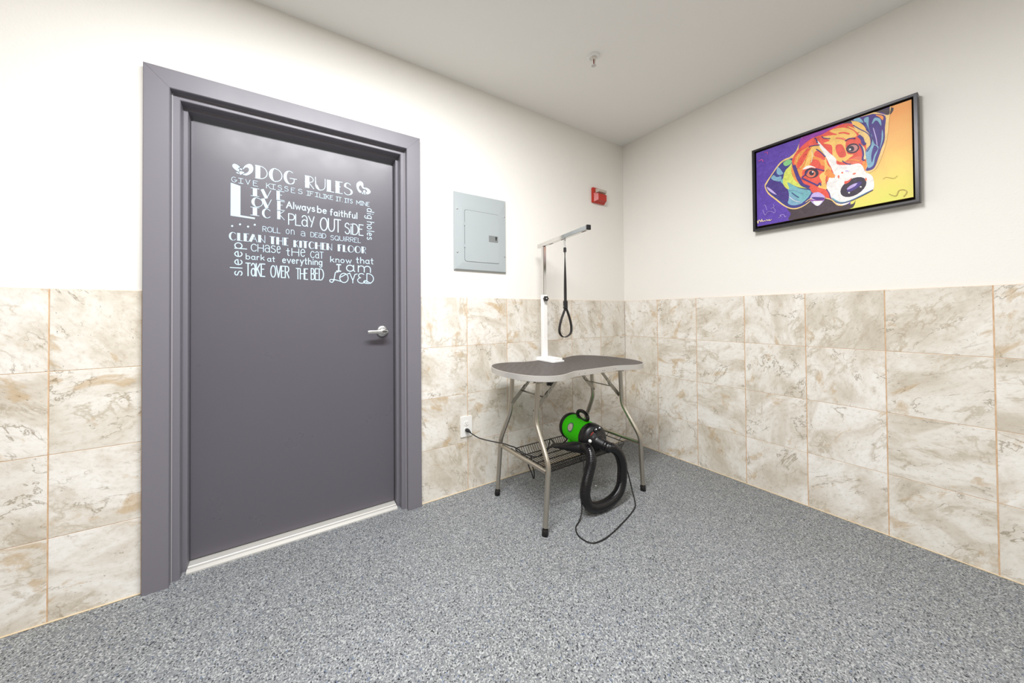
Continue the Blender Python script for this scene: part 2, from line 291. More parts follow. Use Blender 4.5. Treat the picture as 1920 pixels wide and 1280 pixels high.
PAINT=[('purple', 0, [(-1.0277, 2.1582), (-1.6578, 2.1549), (-1.6514, 1.6685), (-1.0213, 1.6765)]), ('warm', 0, [(-1.5892, 2.1566), (-1.6614, 2.1529), (-1.655, 1.6646), (-1.4318, 1.6652), (-1.4435, 1.6847), (-1.4422, 1.7561), (-1.467, 1.9401), (-1.5329, 2.0378), (-1.5806, 2.1066)]), ('magenta', 1, [(-1.2489, 2.151), (-1.3225, 2.1553), (-1.4291, 2.1541), (-1.4473, 2.1419), (-1.3522, 2.1211), (-1.2258, 2.065), (-1.2317, 2.0911), (-1.243, 2.1147)]), ('umber', 1, [(-1.1795, 1.757), (-1.276, 1.7723), (-1.3474, 1.7616), (-1.4414, 1.7014), (-1.4619, 1.7212), (-1.4388, 1.6731), (-1.3162, 1.6751), (-1.187, 1.679), (-1.1932, 1.7171)]), ('umber', 1, [(-1.4291, 2.1509), (-1.5879, 2.1452), (-1.5834, 2.1052), (-1.5467, 2.1393), (-1.4472, 2.1355)]), ('halo', 1, [(-1.0662, 1.9183), (-1.0735, 1.9432), (-1.1049, 1.9885), (-1.1454, 2.0411), (-1.1841, 2.0541), (-1.2182, 2.0365), (-1.2501, 1.9323), (-1.2982, 1.8122), (-1.2832, 1.7671), (-1.2416, 1.7402), (-1.2019, 1.74), (-1.1612, 1.7695), (-1.1194, 1.8209), (-1.0828, 1.8691)]), ('navy', 1, [(-1.0714, 1.9167), (-1.0786, 1.9352), (-1.1082, 1.9832), (-1.1485, 2.0317), (-1.1856, 2.0443), (-1.2151, 2.0338), (-1.2263, 1.9605), (-1.2968, 1.8146), (-1.2803, 1.7699), (-1.2386, 1.7461), (-1.2004, 1.7475), (-1.1645, 1.7754), (-1.1228, 1.8281), (-1.088, 1.8738)]), ('sky', 1, [(-1.1319, 2.0156), (-1.1417, 2.0079), (-1.1544, 1.9828), (-1.159, 1.967), (-1.1411, 1.9652), (-1.1282, 1.9842)]), ('sky', 1, [(-1.1131, 1.9752), (-1.1278, 1.9577), (-1.1507, 1.9537), (-1.1455, 1.9271), (-1.1176, 1.9386), (-1.0994, 1.9614)]), ('green', 1, [(-1.1648, 2.0356), (-1.1887, 2.0431), (-1.2026, 2.0241), (-1.1898, 2.0098), (-1.1708, 2.0091), (-1.1614, 2.0248)]), ('teal', 1, [(-1.1471, 1.9245), (-1.1603, 1.9443), (-1.1671, 1.9741), (-1.1885, 1.9104), (-1.231, 1.8567), (-1.2839, 1.8243), (-1.2748, 1.7926), (-1.2569, 1.7747), (-1.2298, 1.7611), (-1.1991, 1.7657), (-1.1805, 1.7849), (-1.1829, 1.8403), (-1.1629, 1.8949)]), ('sky', 1, [(-1.1829, 1.8423), (-1.206, 1.8173), (-1.2301, 1.7865), (-1.2479, 1.7657), (-1.2114, 1.7611), (-1.1805, 1.7829)]), ('violet', 1, [(-1.0976, 1.9504), (-1.147, 1.9144), (-1.1831, 1.8562), (-1.1774, 1.7878), (-1.1296, 1.8383), (-1.1033, 1.869), (-1.0782, 1.9061), (-1.0837, 1.9294)]), ('lilac', 1, [(-1.0783, 1.9144), (-1.1035, 1.8855), (-1.1264, 1.8495), (-1.1033, 1.869), (-1.0815, 1.8967)]), ('lime', 1, [(-1.1704, 1.981), (-1.1897, 1.9999), (-1.2024, 2.013), (-1.1987, 1.9706), (-1.2075, 1.9278), (-1.2433, 1.8684), (-1.2783, 1.8396), (-1.2371, 1.8567), (-1.2038, 1.8854), (-1.179, 1.9076), (-1.1879, 1.8667), (-1.1722, 1.8757), (-1.1582, 1.9086), (-1.1603, 1.9443)]), ('orange', 1, [(-1.1988, 1.9785), (-1.2053, 2.0), (-1.2168, 1.9363), (-1.2285, 1.8968), (-1.2493, 1.8703), (-1.2194, 1.8999), (-1.2045, 1.9367)]), ('halo', 1, [(-1.1904, 2.0536), (-1.2187, 2.0739), (-1.2344, 2.1105), (-1.25, 2.1487), (-1.2544, 2.1467), (-1.2404, 2.104), (-1.2371, 2.0819), (-1.2091, 2.0501)]), ('red', 1, [(-1.2027, 2.0328), (-1.2279, 2.0779), (-1.2523, 2.0989), (-1.2908, 2.1206), (-1.3389, 2.1253), (-1.3771, 2.1372), (-1.4191, 2.1427), (-1.4592, 2.1232), (-1.4997, 2.0722), (-1.5227, 2.0304), (-1.5244, 1.985), (-1.5052, 1.9517), (-1.5024, 1.9147), (-1.5043, 1.8793), (-1.4969, 1.8578), (-1.4658, 1.8797), (-1.3899, 1.9078), (-1.3736, 1.877), (-1.3516, 1.8476), (-1.3693, 1.7531), (-1.3424, 1.7686), (-1.2924, 1.8102), (-1.2784, 1.8415), (-1.2435, 1.8839), (-1.2229, 1.9302), (-1.2084, 1.9988)]), ('magenta', 1, [(-1.2515, 2.148), (-1.3252, 2.1467), (-1.3931, 2.1443), (-1.4165, 2.1457), (-1.3771, 2.1372), (-1.3389, 2.1291), (-1.2908, 2.1225), (-1.2523, 2.0989), (-1.2341, 2.0871)]), ('amber', 1, [(-1.3675, 2.1269), (-1.3929, 2.1298), (-1.4264, 2.1193), (-1.4587, 2.0879), (-1.4705, 2.0541), (-1.4433, 2.054), (-1.4305, 2.04), (-1.43, 2.0007), (-1.4372, 1.9726), (-1.457, 1.9609), (-1.4419, 1.9492), (-1.4215, 1.9358), (-1.3958, 1.953), (-1.3777, 1.9859), (-1.3745, 2.0462), (-1.3409, 2.0719), (-1.3682, 2.0767), (-1.3386, 2.1086), (-1.3726, 2.1024), (-1.3977, 2.0964)]), ('orange', 1, [(-1.2183, 2.0424), (-1.2459, 2.0685), (-1.2815, 2.0786), (-1.3214, 2.0672), (-1.3431, 2.0261), (-1.3492, 1.975), (-1.3445, 1.9246), (-1.331, 1.9521), (-1.3175, 1.9875), (-1.2891, 1.9987), (-1.283, 1.9704), (-1.2504, 1.9517), (-1.2469, 1.9179), (-1.2291, 1.9359), (-1.2146, 1.9964)]), ('red', 1, [(-1.2363, 2.0274), (-1.2607, 2.0603), (-1.2785, 2.0722), (-1.2661, 2.0233), (-1.2509, 1.9904), (-1.2325, 1.97), (-1.2237, 1.993)]), ('amber', 1, [(-1.2901, 2.0673), (-1.3269, 2.0648), (-1.3457, 2.0212), (-1.3557, 1.9502), (-1.3714, 1.9146), (-1.3522, 1.892), (-1.3476, 1.8489), (-1.3619, 1.7997), (-1.3457, 1.8123), (-1.3155, 1.837), (-1.3325, 1.854), (-1.3219, 1.8953), (-1.3416, 1.9182), (-1.345, 1.9618), (-1.3233, 2.0004), (-1.2922, 2.0128), (-1.2772, 1.9726), (-1.2564, 1.9611)]), ('red', 1, [(-1.3055, 2.0398), (-1.321, 2.039), (-1.3374, 2.0135), (-1.348, 1.9867), (-1.3424, 1.9759), (-1.326, 1.9955), (-1.3009, 2.0189)]), ('red', 1, [(-1.2919, 1.9919), (-1.3147, 1.9886), (-1.3241, 1.9548), (-1.342, 1.9442), (-1.3401, 1.9094), (-1.3168, 1.9349), (-1.2873, 1.9688)]), ('red', 1, [(-1.3917, 2.0388), (-1.415, 2.0323), (-1.4297, 1.9828), (-1.4256, 1.9629), (-1.4064, 1.967), (-1.3925, 2.0019)]), ('coral', 1, [(-1.4215, 1.9358), (-1.4518, 1.9417), (-1.4812, 1.9441), (-1.4927, 1.9046), (-1.4759, 1.9093), (-1.4415, 1.919)]), ('amber', 1, [(-1.4543, 2.1291), (-1.4998, 2.0791), (-1.5227, 2.0304), (-1.5244, 1.9884), (-1.5077, 1.9576), (-1.5036, 2.0044), (-1.5143, 2.017), (-1.5043, 2.0562), (-1.4688, 2.1079)]), ('cream', 1, [(-1.482, 2.0033), (-1.4985, 1.9788), (-1.5025, 1.9216), (-1.4907, 1.9298), (-1.4947, 1.963)]), ('orange', 1, [(-1.4952, 1.914), (-1.5045, 1.8931), (-1.5018, 1.8698), (-1.4923, 1.8699), (-1.4878, 1.8925)]), ('white', 1, [(-1.3175, 2.0973), (-1.338, 2.0582), (-1.3646, 2.0097), (-1.3907, 1.966), (-1.3955, 1.9331), (-1.4414, 1.9137), (-1.4759, 1.9076), (-1.4901, 1.8881), (-1.4993, 1.8569), (-1.5245, 1.8202), (-1.5279, 1.7609), (-1.5072, 1.7469), (-1.4539, 1.7246), (-1.4311, 1.7062), (-1.4004, 1.7076), (-1.3744, 1.7369), (-1.3617, 1.7887), (-1.3513, 1.8253), (-1.3573, 1.8642), (-1.3736, 1.877), (-1.3841, 1.8623), (-1.3767, 1.9053), (-1.3638, 1.9471), (-1.3482, 1.9978), (-1.3241, 2.0642)]), ('orange', 1, [(-1.3581, 1.9233), (-1.3739, 1.899), (-1.3868, 1.8723), (-1.3735, 1.866), (-1.3521, 1.8846), (-1.3442, 1.9023)]), ('teal', 1, [(-1.3721, 1.7597), (-1.4032, 1.7268), (-1.4389, 1.7236), (-1.4882, 1.7424), (-1.5225, 1.7541), (-1.5072, 1.7434), (-1.4539, 1.7228), (-1.4134, 1.713), (-1.385, 1.7302)]), ('lilac', 1, [(-1.2938, 1.806), (-1.3207, 1.8033), (-1.3451, 1.7677), (-1.3338, 1.7449), (-1.3169, 1.729), (-1.3, 1.7394), (-1.2804, 1.7756)]), ('violet', 1, [(-1.2877, 1.7849), (-1.3175, 1.7779), (-1.3464, 1.7636), (-1.334, 1.758), (-1.3061, 1.765)]), ('white', 1, [(-1.2946, 1.7619), (-1.3144, 1.758), (-1.3339, 1.7542), (-1.3169, 1.7309), (-1.3028, 1.7367)]), ('nose', 0, [(-1.5006, 1.8122), (-1.5027, 1.7983), (-1.5003, 1.7836), (-1.4935, 1.7695), (-1.483, 1.7571), (-1.4697, 1.7478), (-1.4547, 1.7425), (-1.4396, 1.7417), (-1.4259, 1.7457), (-1.4149, 1.7541), (-1.4078, 1.7662), (-1.4055, 1.7806), (-1.4082, 1.796), (-1.4155, 1.8107), (-1.4267, 1.8231), (-1.4406, 1.8321), (-1.4557, 1.8369), (-1.4706, 1.837), (-1.4838, 1.8325), (-1.4941, 1.8239)]), ('violet', 0, [(-1.4855, 1.8056), (-1.4857, 1.8007), (-1.4833, 1.7948), (-1.4784, 1.7885), (-1.4716, 1.7823), (-1.4635, 1.7768), (-1.4548, 1.7726), (-1.4464, 1.7702), (-1.4391, 1.7697), (-1.4337, 1.7713), (-1.4307, 1.7748), (-1.4305, 1.7798), (-1.433, 1.7859), (-1.4381, 1.7924), (-1.4451, 1.7987), (-1.4534, 1.8041), (-1.4621, 1.8081), (-1.4704, 1.8104), (-1.4775, 1.8107), (-1.4827, 1.8091)]), ('lilac', 1, [(-1.431, 1.7886), (-1.4475, 1.8029), (-1.4697, 1.8061), (-1.4597, 1.7918), (-1.4372, 1.7831)]), ('white', 0, [(-1.4858, 1.7808), (-1.4847, 1.7787), (-1.482, 1.7785), (-1.4792, 1.7805), (-1.4782, 1.7833), (-1.4793, 1.7854), (-1.482, 1.7855), (-1.4847, 1.7836)]), ('white', 0, [(-1.4422, 1.7636), (-1.4411, 1.7609), (-1.4387, 1.7605), (-1.4362, 1.7625), (-1.4352, 1.7658), (-1.4363, 1.7685), (-1.4388, 1.769), (-1.4412, 1.767)]), ('white', 1, [(-1.2505, 1.9594), (-1.2684, 1.9721), (-1.2887, 1.9663), (-1.3085, 1.9455), (-1.2886, 1.9568), (-1.2711, 1.9556)]), ('nose', 0, [(-1.3193, 1.9132), (-1.3178, 1.905), (-1.3135, 1.8986), (-1.3069, 1.8946), (-1.2985, 1.8935), (-1.2892, 1.8953), (-1.2799, 1.9), (-1.2714, 1.9071), (-1.2647, 1.9158), (-1.2604, 1.9254), (-1.2591, 1.9349), (-1.2607, 1.9433), (-1.2652, 1.9498), (-1.272, 1.9536), (-1.2806, 1.9545), (-1.29, 1.9525), (-1.2992, 1.9476), (-1.3075, 1.9405), (-1.3139, 1.9318), (-1.318, 1.9224)]), ('coral', 0, [(-1.3072, 1.9137), (-1.3061, 1.9077), (-1.3031, 1.9029), (-1.2985, 1.8999), (-1.2928, 1.8989), (-1.2864, 1.9001), (-1.28, 1.9034), (-1.2742, 1.9085), (-1.2696, 1.9148), (-1.2667, 1.9217), (-1.2658, 1.9286), (-1.2669, 1.9348), (-1.2699, 1.9396), (-1.2746, 1.9426), (-1.2805, 1.9434), (-1.2869, 1.9421), (-1.2933, 1.9387), (-1.299, 1.9336), (-1.3035, 1.9274), (-1.3063, 1.9205)]), ('nose', 0, [(-1.3004, 1.92), (-1.2999, 1.916), (-1.2983, 1.9127), (-1.2958, 1.9105), (-1.2928, 1.9097), (-1.2894, 1.9102), (-1.286, 1.9121), (-1.283, 1.9151), (-1.2806, 1.919), (-1.2791, 1.9234), (-1.2786, 1.9279), (-1.2792, 1.9319), (-1.2808, 1.9352), (-1.2833, 1.9373), (-1.2864, 1.9382), (-1.2898, 1.9376), (-1.2931, 1.9357), (-1.2961, 1.9326), (-1.2985, 1.9288), (-1.3, 1.9244)]), ('white', 0, [(-1.298, 1.9274), (-1.2969, 1.9245), (-1.2945, 1.924), (-1.2921, 1.9263), (-1.2911, 1.9298), (-1.2922, 1.9327), (-1.2946, 1.9332), (-1.297, 1.9309)]), ('nose', 0, [(-1.4782, 1.9946), (-1.4784, 1.9865), (-1.4763, 1.9793), (-1.4721, 1.9737), (-1.4662, 1.9701), (-1.4593, 1.969), (-1.4518, 1.9705), (-1.4446, 1.9745), (-1.4384, 1.9806), (-1.4338, 1.9881), (-1.4313, 1.9964), (-1.4311, 2.0047), (-1.4333, 2.012), (-1.4376, 2.0177), (-1.4436, 2.0211), (-1.4507, 2.0221), (-1.4582, 2.0204), (-1.4653, 2.0163), (-1.4713, 2.0102), (-1.4758, 2.0027)]), ('skin', 0, [(-1.474, 1.9943), (-1.4741, 1.9884), (-1.4724, 1.9832), (-1.4692, 1.9792), (-1.4647, 1.9766), (-1.4593, 1.9759), (-1.4536, 1.977), (-1.4481, 1.9799), (-1.4434, 1.9842), (-1.44, 1.9897), (-1.4381, 1.9957), (-1.4381, 2.0016), (-1.4398, 2.0069), (-1.4431, 2.011), (-1.4477, 2.0135), (-1.4531, 2.0141), (-1.4588, 2.0129), (-1.4642, 2.01), (-1.4688, 2.0056), (-1.4722, 2.0002)]), ('nose', 0, [(-1.4611, 1.9911), (-1.4605, 1.9868), (-1.4589, 1.9833), (-1.4564, 1.9811), (-1.4533, 1.9803), (-1.4498, 1.981), (-1.4464, 1.9831), (-1.4433, 1.9865), (-1.4408, 1.9909), (-1.4393, 1.9957), (-1.4388, 2.0006), (-1.4394, 2.0049), (-1.4411, 2.0084), (-1.4436, 2.0107), (-1.4468, 2.0114), (-1.4502, 2.0107), (-1.4537, 2.0085), (-1.4567, 2.0051), (-1.4591, 2.0007), (-1.4606, 1.9959)]), ('white', 0, [(-1.4492, 1.9926), (-1.4481, 1.9895), (-1.4454, 1.9892), (-1.4428, 1.9918), (-1.4418, 1.9957), (-1.4429, 1.9988), (-1.4456, 1.9991), (-1.4482, 1.9966)]), ('red', 1, [(-1.4226, 1.8309), (-1.4353, 1.8302), (-1.4504, 1.8392), (-1.4402, 1.8213), (-1.4237, 1.8161)]), ('coral', 0, [(-1.4184, 1.8792), (-1.4172, 1.8761), (-1.4142, 1.8757), (-1.4114, 1.8782), (-1.4102, 1.8822), (-1.4115, 1.8853), (-1.4144, 1.8857), (-1.4173, 1.8832)]), ('coral', 0, [(-1.4035, 1.8628), (-1.4023, 1.8565), (-1.3997, 1.8547), (-1.3972, 1.8583), (-1.3962, 1.8654), (-1.3974, 1.8717), (-1.4, 1.8735), (-1.4025, 1.8698)]), ('coral', 0, [(-1.466, 1.8592), (-1.4646, 1.8561), (-1.4601, 1.8547), (-1.4551, 1.8559), (-1.4527, 1.8589), (-1.4541, 1.862), (-1.4587, 1.8634), (-1.4636, 1.8623)]), ('coral', 0, [(-1.5044, 1.8135), (-1.5033, 1.8075), (-1.5009, 1.8057), (-1.4986, 1.8091), (-1.4978, 1.8158), (-1.4988, 1.8218), (-1.5012, 1.8236), (-1.5035, 1.8202)]), ('lilac', 0, [(-1.4397, 1.8804), (-1.4375, 1.879), (-1.4322, 1.88), (-1.4268, 1.8829), (-1.4246, 1.886), (-1.4269, 1.8874), (-1.4323, 1.8864), (-1.4376, 1.8835)]), ('halo', 1, [(-1.452, 2.1427), (-1.5172, 2.1485), (-1.5403, 2.1435), (-1.5824, 2.1085), (-1.5868, 2.1462), (-1.5905, 2.1443), (-1.5843, 2.0891), (-1.5766, 1.9992), (-1.56, 1.919), (-1.5342, 1.8544), (-1.4992, 1.8552), (-1.5147, 1.9581)]), ('violet', 1, [(-1.4545, 2.1468), (-1.5172, 2.1427), (-1.5379, 2.1362), (-1.5714, 2.1083), (-1.5695, 2.0494), (-1.5676, 1.9898), (-1.5559, 1.9477), (-1.5463, 1.911), (-1.5297, 1.8612), (-1.5017, 1.8595), (-1.5092, 1.8913), (-1.5016, 1.9428), (-1.5055, 1.9689), (-1.5222, 1.9928), (-1.5226, 2.027), (-1.4975, 2.0837), (-1.4787, 2.1172)]), ('amber', 1, [(-1.4569, 2.1385), (-1.4788, 2.1242), (-1.4976, 2.0941), (-1.5044, 2.07), (-1.4856, 2.0893), (-1.464, 2.1173)]), ('sky', 1, [(-1.4594, 2.1444), (-1.4791, 2.1469), (-1.4909, 2.1288), (-1.4955, 2.1125), (-1.4764, 2.1272)]), ('sky', 1, [(-1.4981, 2.1304), (-1.5147, 2.1308), (-1.514, 2.0827), (-1.5249, 2.0225), (-1.5336, 1.9844), (-1.547, 1.9616), (-1.535, 1.9155), (-1.5276, 1.8774), (-1.51, 1.8702), (-1.5068, 1.8922), (-1.5023, 1.9425), (-1.5066, 1.965), (-1.5233, 1.9923), (-1.5254, 2.0292), (-1.5115, 2.0667), (-1.5025, 2.1022)]), ('violet', 1, [(-1.5335, 1.9776), (-1.5447, 1.9558), (-1.5329, 1.93), (-1.5232, 1.8928), (-1.5213, 1.9279), (-1.5264, 1.9601)]), ('sky', 1, [(-1.5258, 2.0943), (-1.5354, 2.117), (-1.5545, 2.1023), (-1.5574, 2.0653), (-1.5465, 2.0944), (-1.5375, 2.1022), (-1.5304, 2.092)]), ('sky', 1, [(-1.5598, 2.0439), (-1.5632, 2.0255), (-1.562, 1.9923), (-1.5503, 1.9501), (-1.5564, 1.988)]), ('orange', 1, [(-1.539, 2.1295), (-1.5537, 2.1231), (-1.5651, 2.1081), (-1.5622, 2.0917), (-1.5524, 2.1118)])]
STROKES=[('amber', 0.006, [(-1.3769, 2.1263), (-1.4033, 2.1212), (-1.4313, 2.1043)]), ('amber', 0.005, [(-1.4391, 2.1186), (-1.4588, 2.0985), (-1.478, 2.0683)]), ('coral', 0.007, [(-1.3922, 2.0788), (-1.418, 2.0636), (-1.4331, 2.0461)]), ('red', 0.007, [(-1.403, 2.0995), (-1.4235, 2.0936), (-1.4436, 2.0771)]), ('red', 0.006, [(-1.2389, 1.995), (-1.2483, 2.0226), (-1.2575, 2.0423)]), ('amber', 0.005, [(-1.2356, 1.9689), (-1.2538, 1.9893), (-1.263, 2.009)]), ('red', 0.005, [(-1.2663, 2.0387), (-1.2754, 2.0581), (-1.2842, 2.0659)]), ('amber', 0.0045, [(-1.2239, 2.0086), (-1.2304, 2.0376), (-1.2427, 2.0522)]), ('cream', 0.004, [(-1.2927, 2.0509), (-1.2952, 2.0193), (-1.2889, 1.9835)]), ('orange', 0.005, [(-1.3525, 1.9142), (-1.3602, 1.8817), (-1.3545, 1.854)]), ('red', 0.006, [(-1.3264, 1.8109), (-1.3454, 1.79), (-1.3614, 1.7666)]), ('orange', 0.006, [(-1.4368, 1.9406), (-1.4616, 1.9308), (-1.4809, 1.9162)]), ('sky', 0.0045, [(-1.1878, 1.8547), (-1.2126, 1.8508), (-1.2486, 1.8199)]), ('white', 0.0025, [(-1.1873, 1.8189), (-1.2118, 1.7879), (-1.236, 1.773)]), ('navy', 0.004, [(-1.2001, 1.8389), (-1.2153, 1.8184), (-1.2303, 1.8021)]), ('sky', 0.0035, [(-1.5148, 1.965), (-1.519, 1.9288), (-1.5138, 1.8895)]), ('lilac', 0.003, [(-1.5301, 2.0682), (-1.5386, 2.0163), (-1.5426, 1.9737)]), ('navy', 0.0035, [(-1.5026, 2.1091), (-1.516, 2.0542), (-1.5246, 2.0021)]), ('violet', 0.005, [(-1.3065, 2.1155), (-1.312, 2.1073), (-1.316, 2.0866)]), ('violet', 0.004, [(-1.3359, 2.1117), (-1.344, 2.0997), (-1.3683, 2.0859)]), ('violet', 0.005, [(-1.4293, 2.047), (-1.4433, 2.0523), (-1.4643, 2.0436)]), ('violet', 0.012, [(-1.4778, 2.0526), (-1.4896, 2.0315), (-1.4941, 2.0086), (-1.5011, 1.9951)]), ('violet', 0.006, [(-1.4797, 2.0079), (-1.489, 1.9828), (-1.4933, 1.9496), (-1.4906, 1.9228), (-1.4976, 1.9148)]), ('violet', 0.007, [(-1.2468, 1.9101), (-1.276, 1.8807), (-1.3072, 1.8511), (-1.3155, 1.8408)]), ('violet', 0.006, [(-1.3156, 1.8446), (-1.3241, 1.8549), (-1.3281, 1.8386)]), ('violet', 0.015, [(-1.2115, 1.9976), (-1.2231, 1.9459), (-1.2376, 1.8976), (-1.2493, 1.8703), (-1.2784, 1.8453)]), ('violet', 0.004, [(-1.3512, 1.8105), (-1.3617, 1.785), (-1.3693, 1.7531), (-1.4005, 1.7203), (-1.4389, 1.7183), (-1.4881, 1.7354), (-1.5236, 1.752)]), ('violet', 0.0035, [(-1.2292, 1.9437), (-1.2204, 1.9706), (-1.2265, 1.9722)]), ('violet', 0.005, [(-1.3084, 1.9418), (-1.3251, 1.9299), (-1.3416, 1.9182)]), ('violet', 0.006, [(-1.2469, 1.914), (-1.2619, 1.9242), (-1.2739, 1.9431)]), ('violet', 0.0045, [(-1.2815, 2.0748), (-1.2902, 2.0787), (-1.3242, 2.0698)]), ('violet', 0.0045, [(-1.3127, 2.0501), (-1.3292, 2.0281), (-1.3481, 1.9941)]), ('violet', 0.0035, [(-1.4591, 2.1161), (-1.4831, 2.0835), (-1.5066, 2.0551), (-1.5191, 2.0252), (-1.5209, 1.9865), (-1.5077, 1.9576)]), ('violet', 0.004, [(-1.4164, 1.9431), (-1.429, 1.9257), (-1.4464, 1.9136)]), ('magenta', 0.004, [(-1.2775, 1.7764), (-1.2889, 1.7673), (-1.334, 1.7561), (-1.3451, 1.764)]), ('halo', 0.004, [(-1.2627, 1.7653), (-1.2833, 1.7786), (-1.289, 1.7731)]), ('halo', 0.005, [(-1.3451, 1.764), (-1.3719, 1.745), (-1.3926, 1.7134), (-1.4132, 1.7022)]), ('pink', 0.004, [(-1.0368, 2.0888), (-1.0546, 2.0932), (-1.0614, 2.0779)]), ('pink', 0.003, [(-1.0691, 2.1317), (-1.0846, 2.1274), (-1.0844, 2.1149)]), ('lilac', 0.0015, [(-1.0556, 1.7743), (-1.0639, 1.7468), (-1.069, 1.7392), (-1.0796, 1.7553), (-1.0984, 1.7546), (-1.1166, 1.7395), (-1.1186, 1.7595), (-1.1087, 1.7745)]), ('lilac', 0.0015, [(-1.0611, 1.798), (-1.0682, 1.8023), (-1.0731, 1.7863), (-1.0764, 1.7687)]), ('lilac', 0.0015, [(-1.0969, 1.7715), (-1.1138, 1.7793), (-1.109, 1.795)]), ('lilac', 0.002, [(-1.1344, 1.7043), (-1.1475, 1.7132), (-1.1411, 1.7189), (-1.1605, 1.718), (-1.1667, 1.7023), (-1.1732, 1.7067)]), ('cream', 0.0035, [(-1.0264, 1.7139), (-1.0298, 1.6961), (-1.0354, 1.716), (-1.0458, 1.7029), (-1.0495, 1.7168), (-1.0546, 1.7029), (-1.0634, 1.705), (-1.0685, 1.7017)]), ('cream', 0.003, [(-1.072, 1.7029), (-1.0755, 1.7083), (-1.0823, 1.7005), (-1.0882, 1.7074), (-1.0908, 1.6984), (-1.1004, 1.7044)]), ('olive', 0.00273, [(-1.5794, 1.7139), (-1.6008, 1.6984), (-1.6108, 1.7221), (-1.6279, 1.7196), (-1.6352, 1.7056), (-1.6255, 1.6879)]), ('olive', 0.00182, [(-1.5605, 1.7959), (-1.5706, 1.8015), (-1.5942, 1.7873), (-1.6059, 1.7951)])]
CAM = {'f': 630.673, 'ppx': 933.54, 'ppy': 582.033, 'C': [-2.57016, -1.95707, 1.13208], 'R': [0.847624, -0.530542, -0.007648], 'U': [0.00085, -0.013055, 0.999914], 'F': [0.530596, 0.847558, 0.010614]}
# ------------------------------------------------------------------ the room
CH = 2.64; X0 = -4.7; Y0 = -4.3; T = .31; TH = 1.24
def struct(o): return tag(o, kind='structure')
struct(MB().box((X0-.1, Y0-.1, -.1), (.1, .5, 0)).build('floor', M_floor))
struct(MB().box((X0-.1, Y0-.1, CH), (.1, .5, CH+.1)).build('ceiling', M_ceil))
DX0, DX1, DZ = -3.062, -1.908, 2.172       # rough opening behind the casing
w = MB(); w.box((X0, .008, 0), (DX0, .13, CH)); w.box((DX1, .008, 0), (.1, .13, CH)); w.box((DX0, .008, DZ), (DX1, .13, CH))
struct(w.build('wall_left', M_wall))
struct(MB().box((.008, Y0, 0), (.1, .008, CH)).build('wall_right', M_wall))
struct(MB().box((X0, Y0-.1, 0), (.1, Y0, CH)).build('wall_back', M_wall_far))
struct(MB().box((X0-.1, Y0-.1, 0), (X0, .13, CH)).build('wall_front', M_wall_far))
# tiled wainscot: real bevelled tiles on a bed of grout
def wainscot(name, horiz, joints, lo, hi):
    """horiz 'x' -> on the door wall, 'y' -> on the right wall. joints: list of positions, ascending"""
    bed = MB()
    if horiz == 'x': bed.box((lo, .0012, 0), (hi, .0079, TH))
    else: bed.box((.0012, lo, 0), (.0079, hi, TH))
    root = struct(bed.build(name, M_grout))
    t = MB(); cuts = [lo]+[j for j in joints if lo+.01 < j < hi-.01]+[hi]
    for a, b in zip(cuts, cuts[1:]):
        ga = .0021 if a > lo else .0012; gb = .0021 if b < hi else .0012
        for r in range(4):
            z0 = r*T+.001; z1 = (r+1)*T-.001
            if horiz == 'x': t.box((a+ga, 0, z0), (b-gb, .0078, z1), 0, .0009)
            else: t.box((0, a+ga, z0), (.0078, b-gb, z1), 0, .0009)
    o = t.build('stone_tiles', M_tile, root)
    return root
A0 = .341
jl = sorted([-(A0+T*n) for n in range(1, 20)]+[-.318])
wainscot('trim_1', 'x', [-3.326-T*n for n in range(6, -1, -1)], X0, -3.079)
wainscot('trim_2', 'x', jl, -1.893, -.0002)
wainscot('trim_3', 'y', sorted([-(.3118+T*n) for n in range(0, 16)]), Y0, -.0002)
ck = MB()
ck.tube([(X0, -.002, .002), (-3.079, -.002, .002)], .0028, 6); ck.tube([(-1.893, -.002, .002), (-.004, -.002, .002)], .0028, 6)
ck.tube([(-.002, Y0, .002), (-.002, -.004, .002)], .0028, 6)
struct(ck.build('trim_4', M_caulk))

# ------------------------------------------------------------------ the door
door = empty('door_1', (-2.4865, .1, 0), 'grey steel door lettered with dog rules in a wide grey casing', 'door', kind='structure')
prof = [(0, .006), (0, -.02), (.0025, -.0225), (.079, -.0225), (.0815, -.02), (.0815, .010), (.084, .012), (.106, .012), (.1085, .015), (.1085, .058), (.110, .06), (.1235, .06), (.125, .062), (.125, .15), (.112, .15)]
xl, xr, zt = -3.0735, -1.8975, 2.184
f = MB(); vs = []
for (px_, pz_) in ((0, 0), (0, 1), (1, 1), (1, 0)):
    for s_, y_ in prof:
        x = (xl+s_) if px_ == 0 else (xr-s_); z = (zt-s_) if pz_ else 0
        vs.append((x, y_, z))
n = len(prof)
f.add(vs, [(k*n+i, k*n+i+1, (k+1)*n+i+1, (k+1)*n+i) for k in range(3) for i in range(n-1)])
f.add(vs[:n], [tuple(range(n))]); f.add(vs[3*n:], [tuple(range(n))])
fr = f.build('door_frame', M_frame, door)
for xa, xb in ((xl+.004, xl+.078), (xr-.004, xr-.078)):
    seam = MB(); seam.bar((xa, -.0226, zt-.004), (xb, -.0226, zt-.078), .0012, .0004, (0, 1, 0))
    seam.build('mitre_seam', M_door, fr)
M_bead = mat('pale_caulk', hexc('A9A6AA'), .5)
for x in (-2.9905, -1.9805): MB().tube([(x, .0105, 0), (x, .0105, 2.1)], .0022, 6).build('caulk_bead', M_bead, fr)
leaf = MB().box((-2.9475, .1, .022), (-2.0265, .145, 2.036), 0, .002).build('door_panel', M_door, door)
th = MB(); 
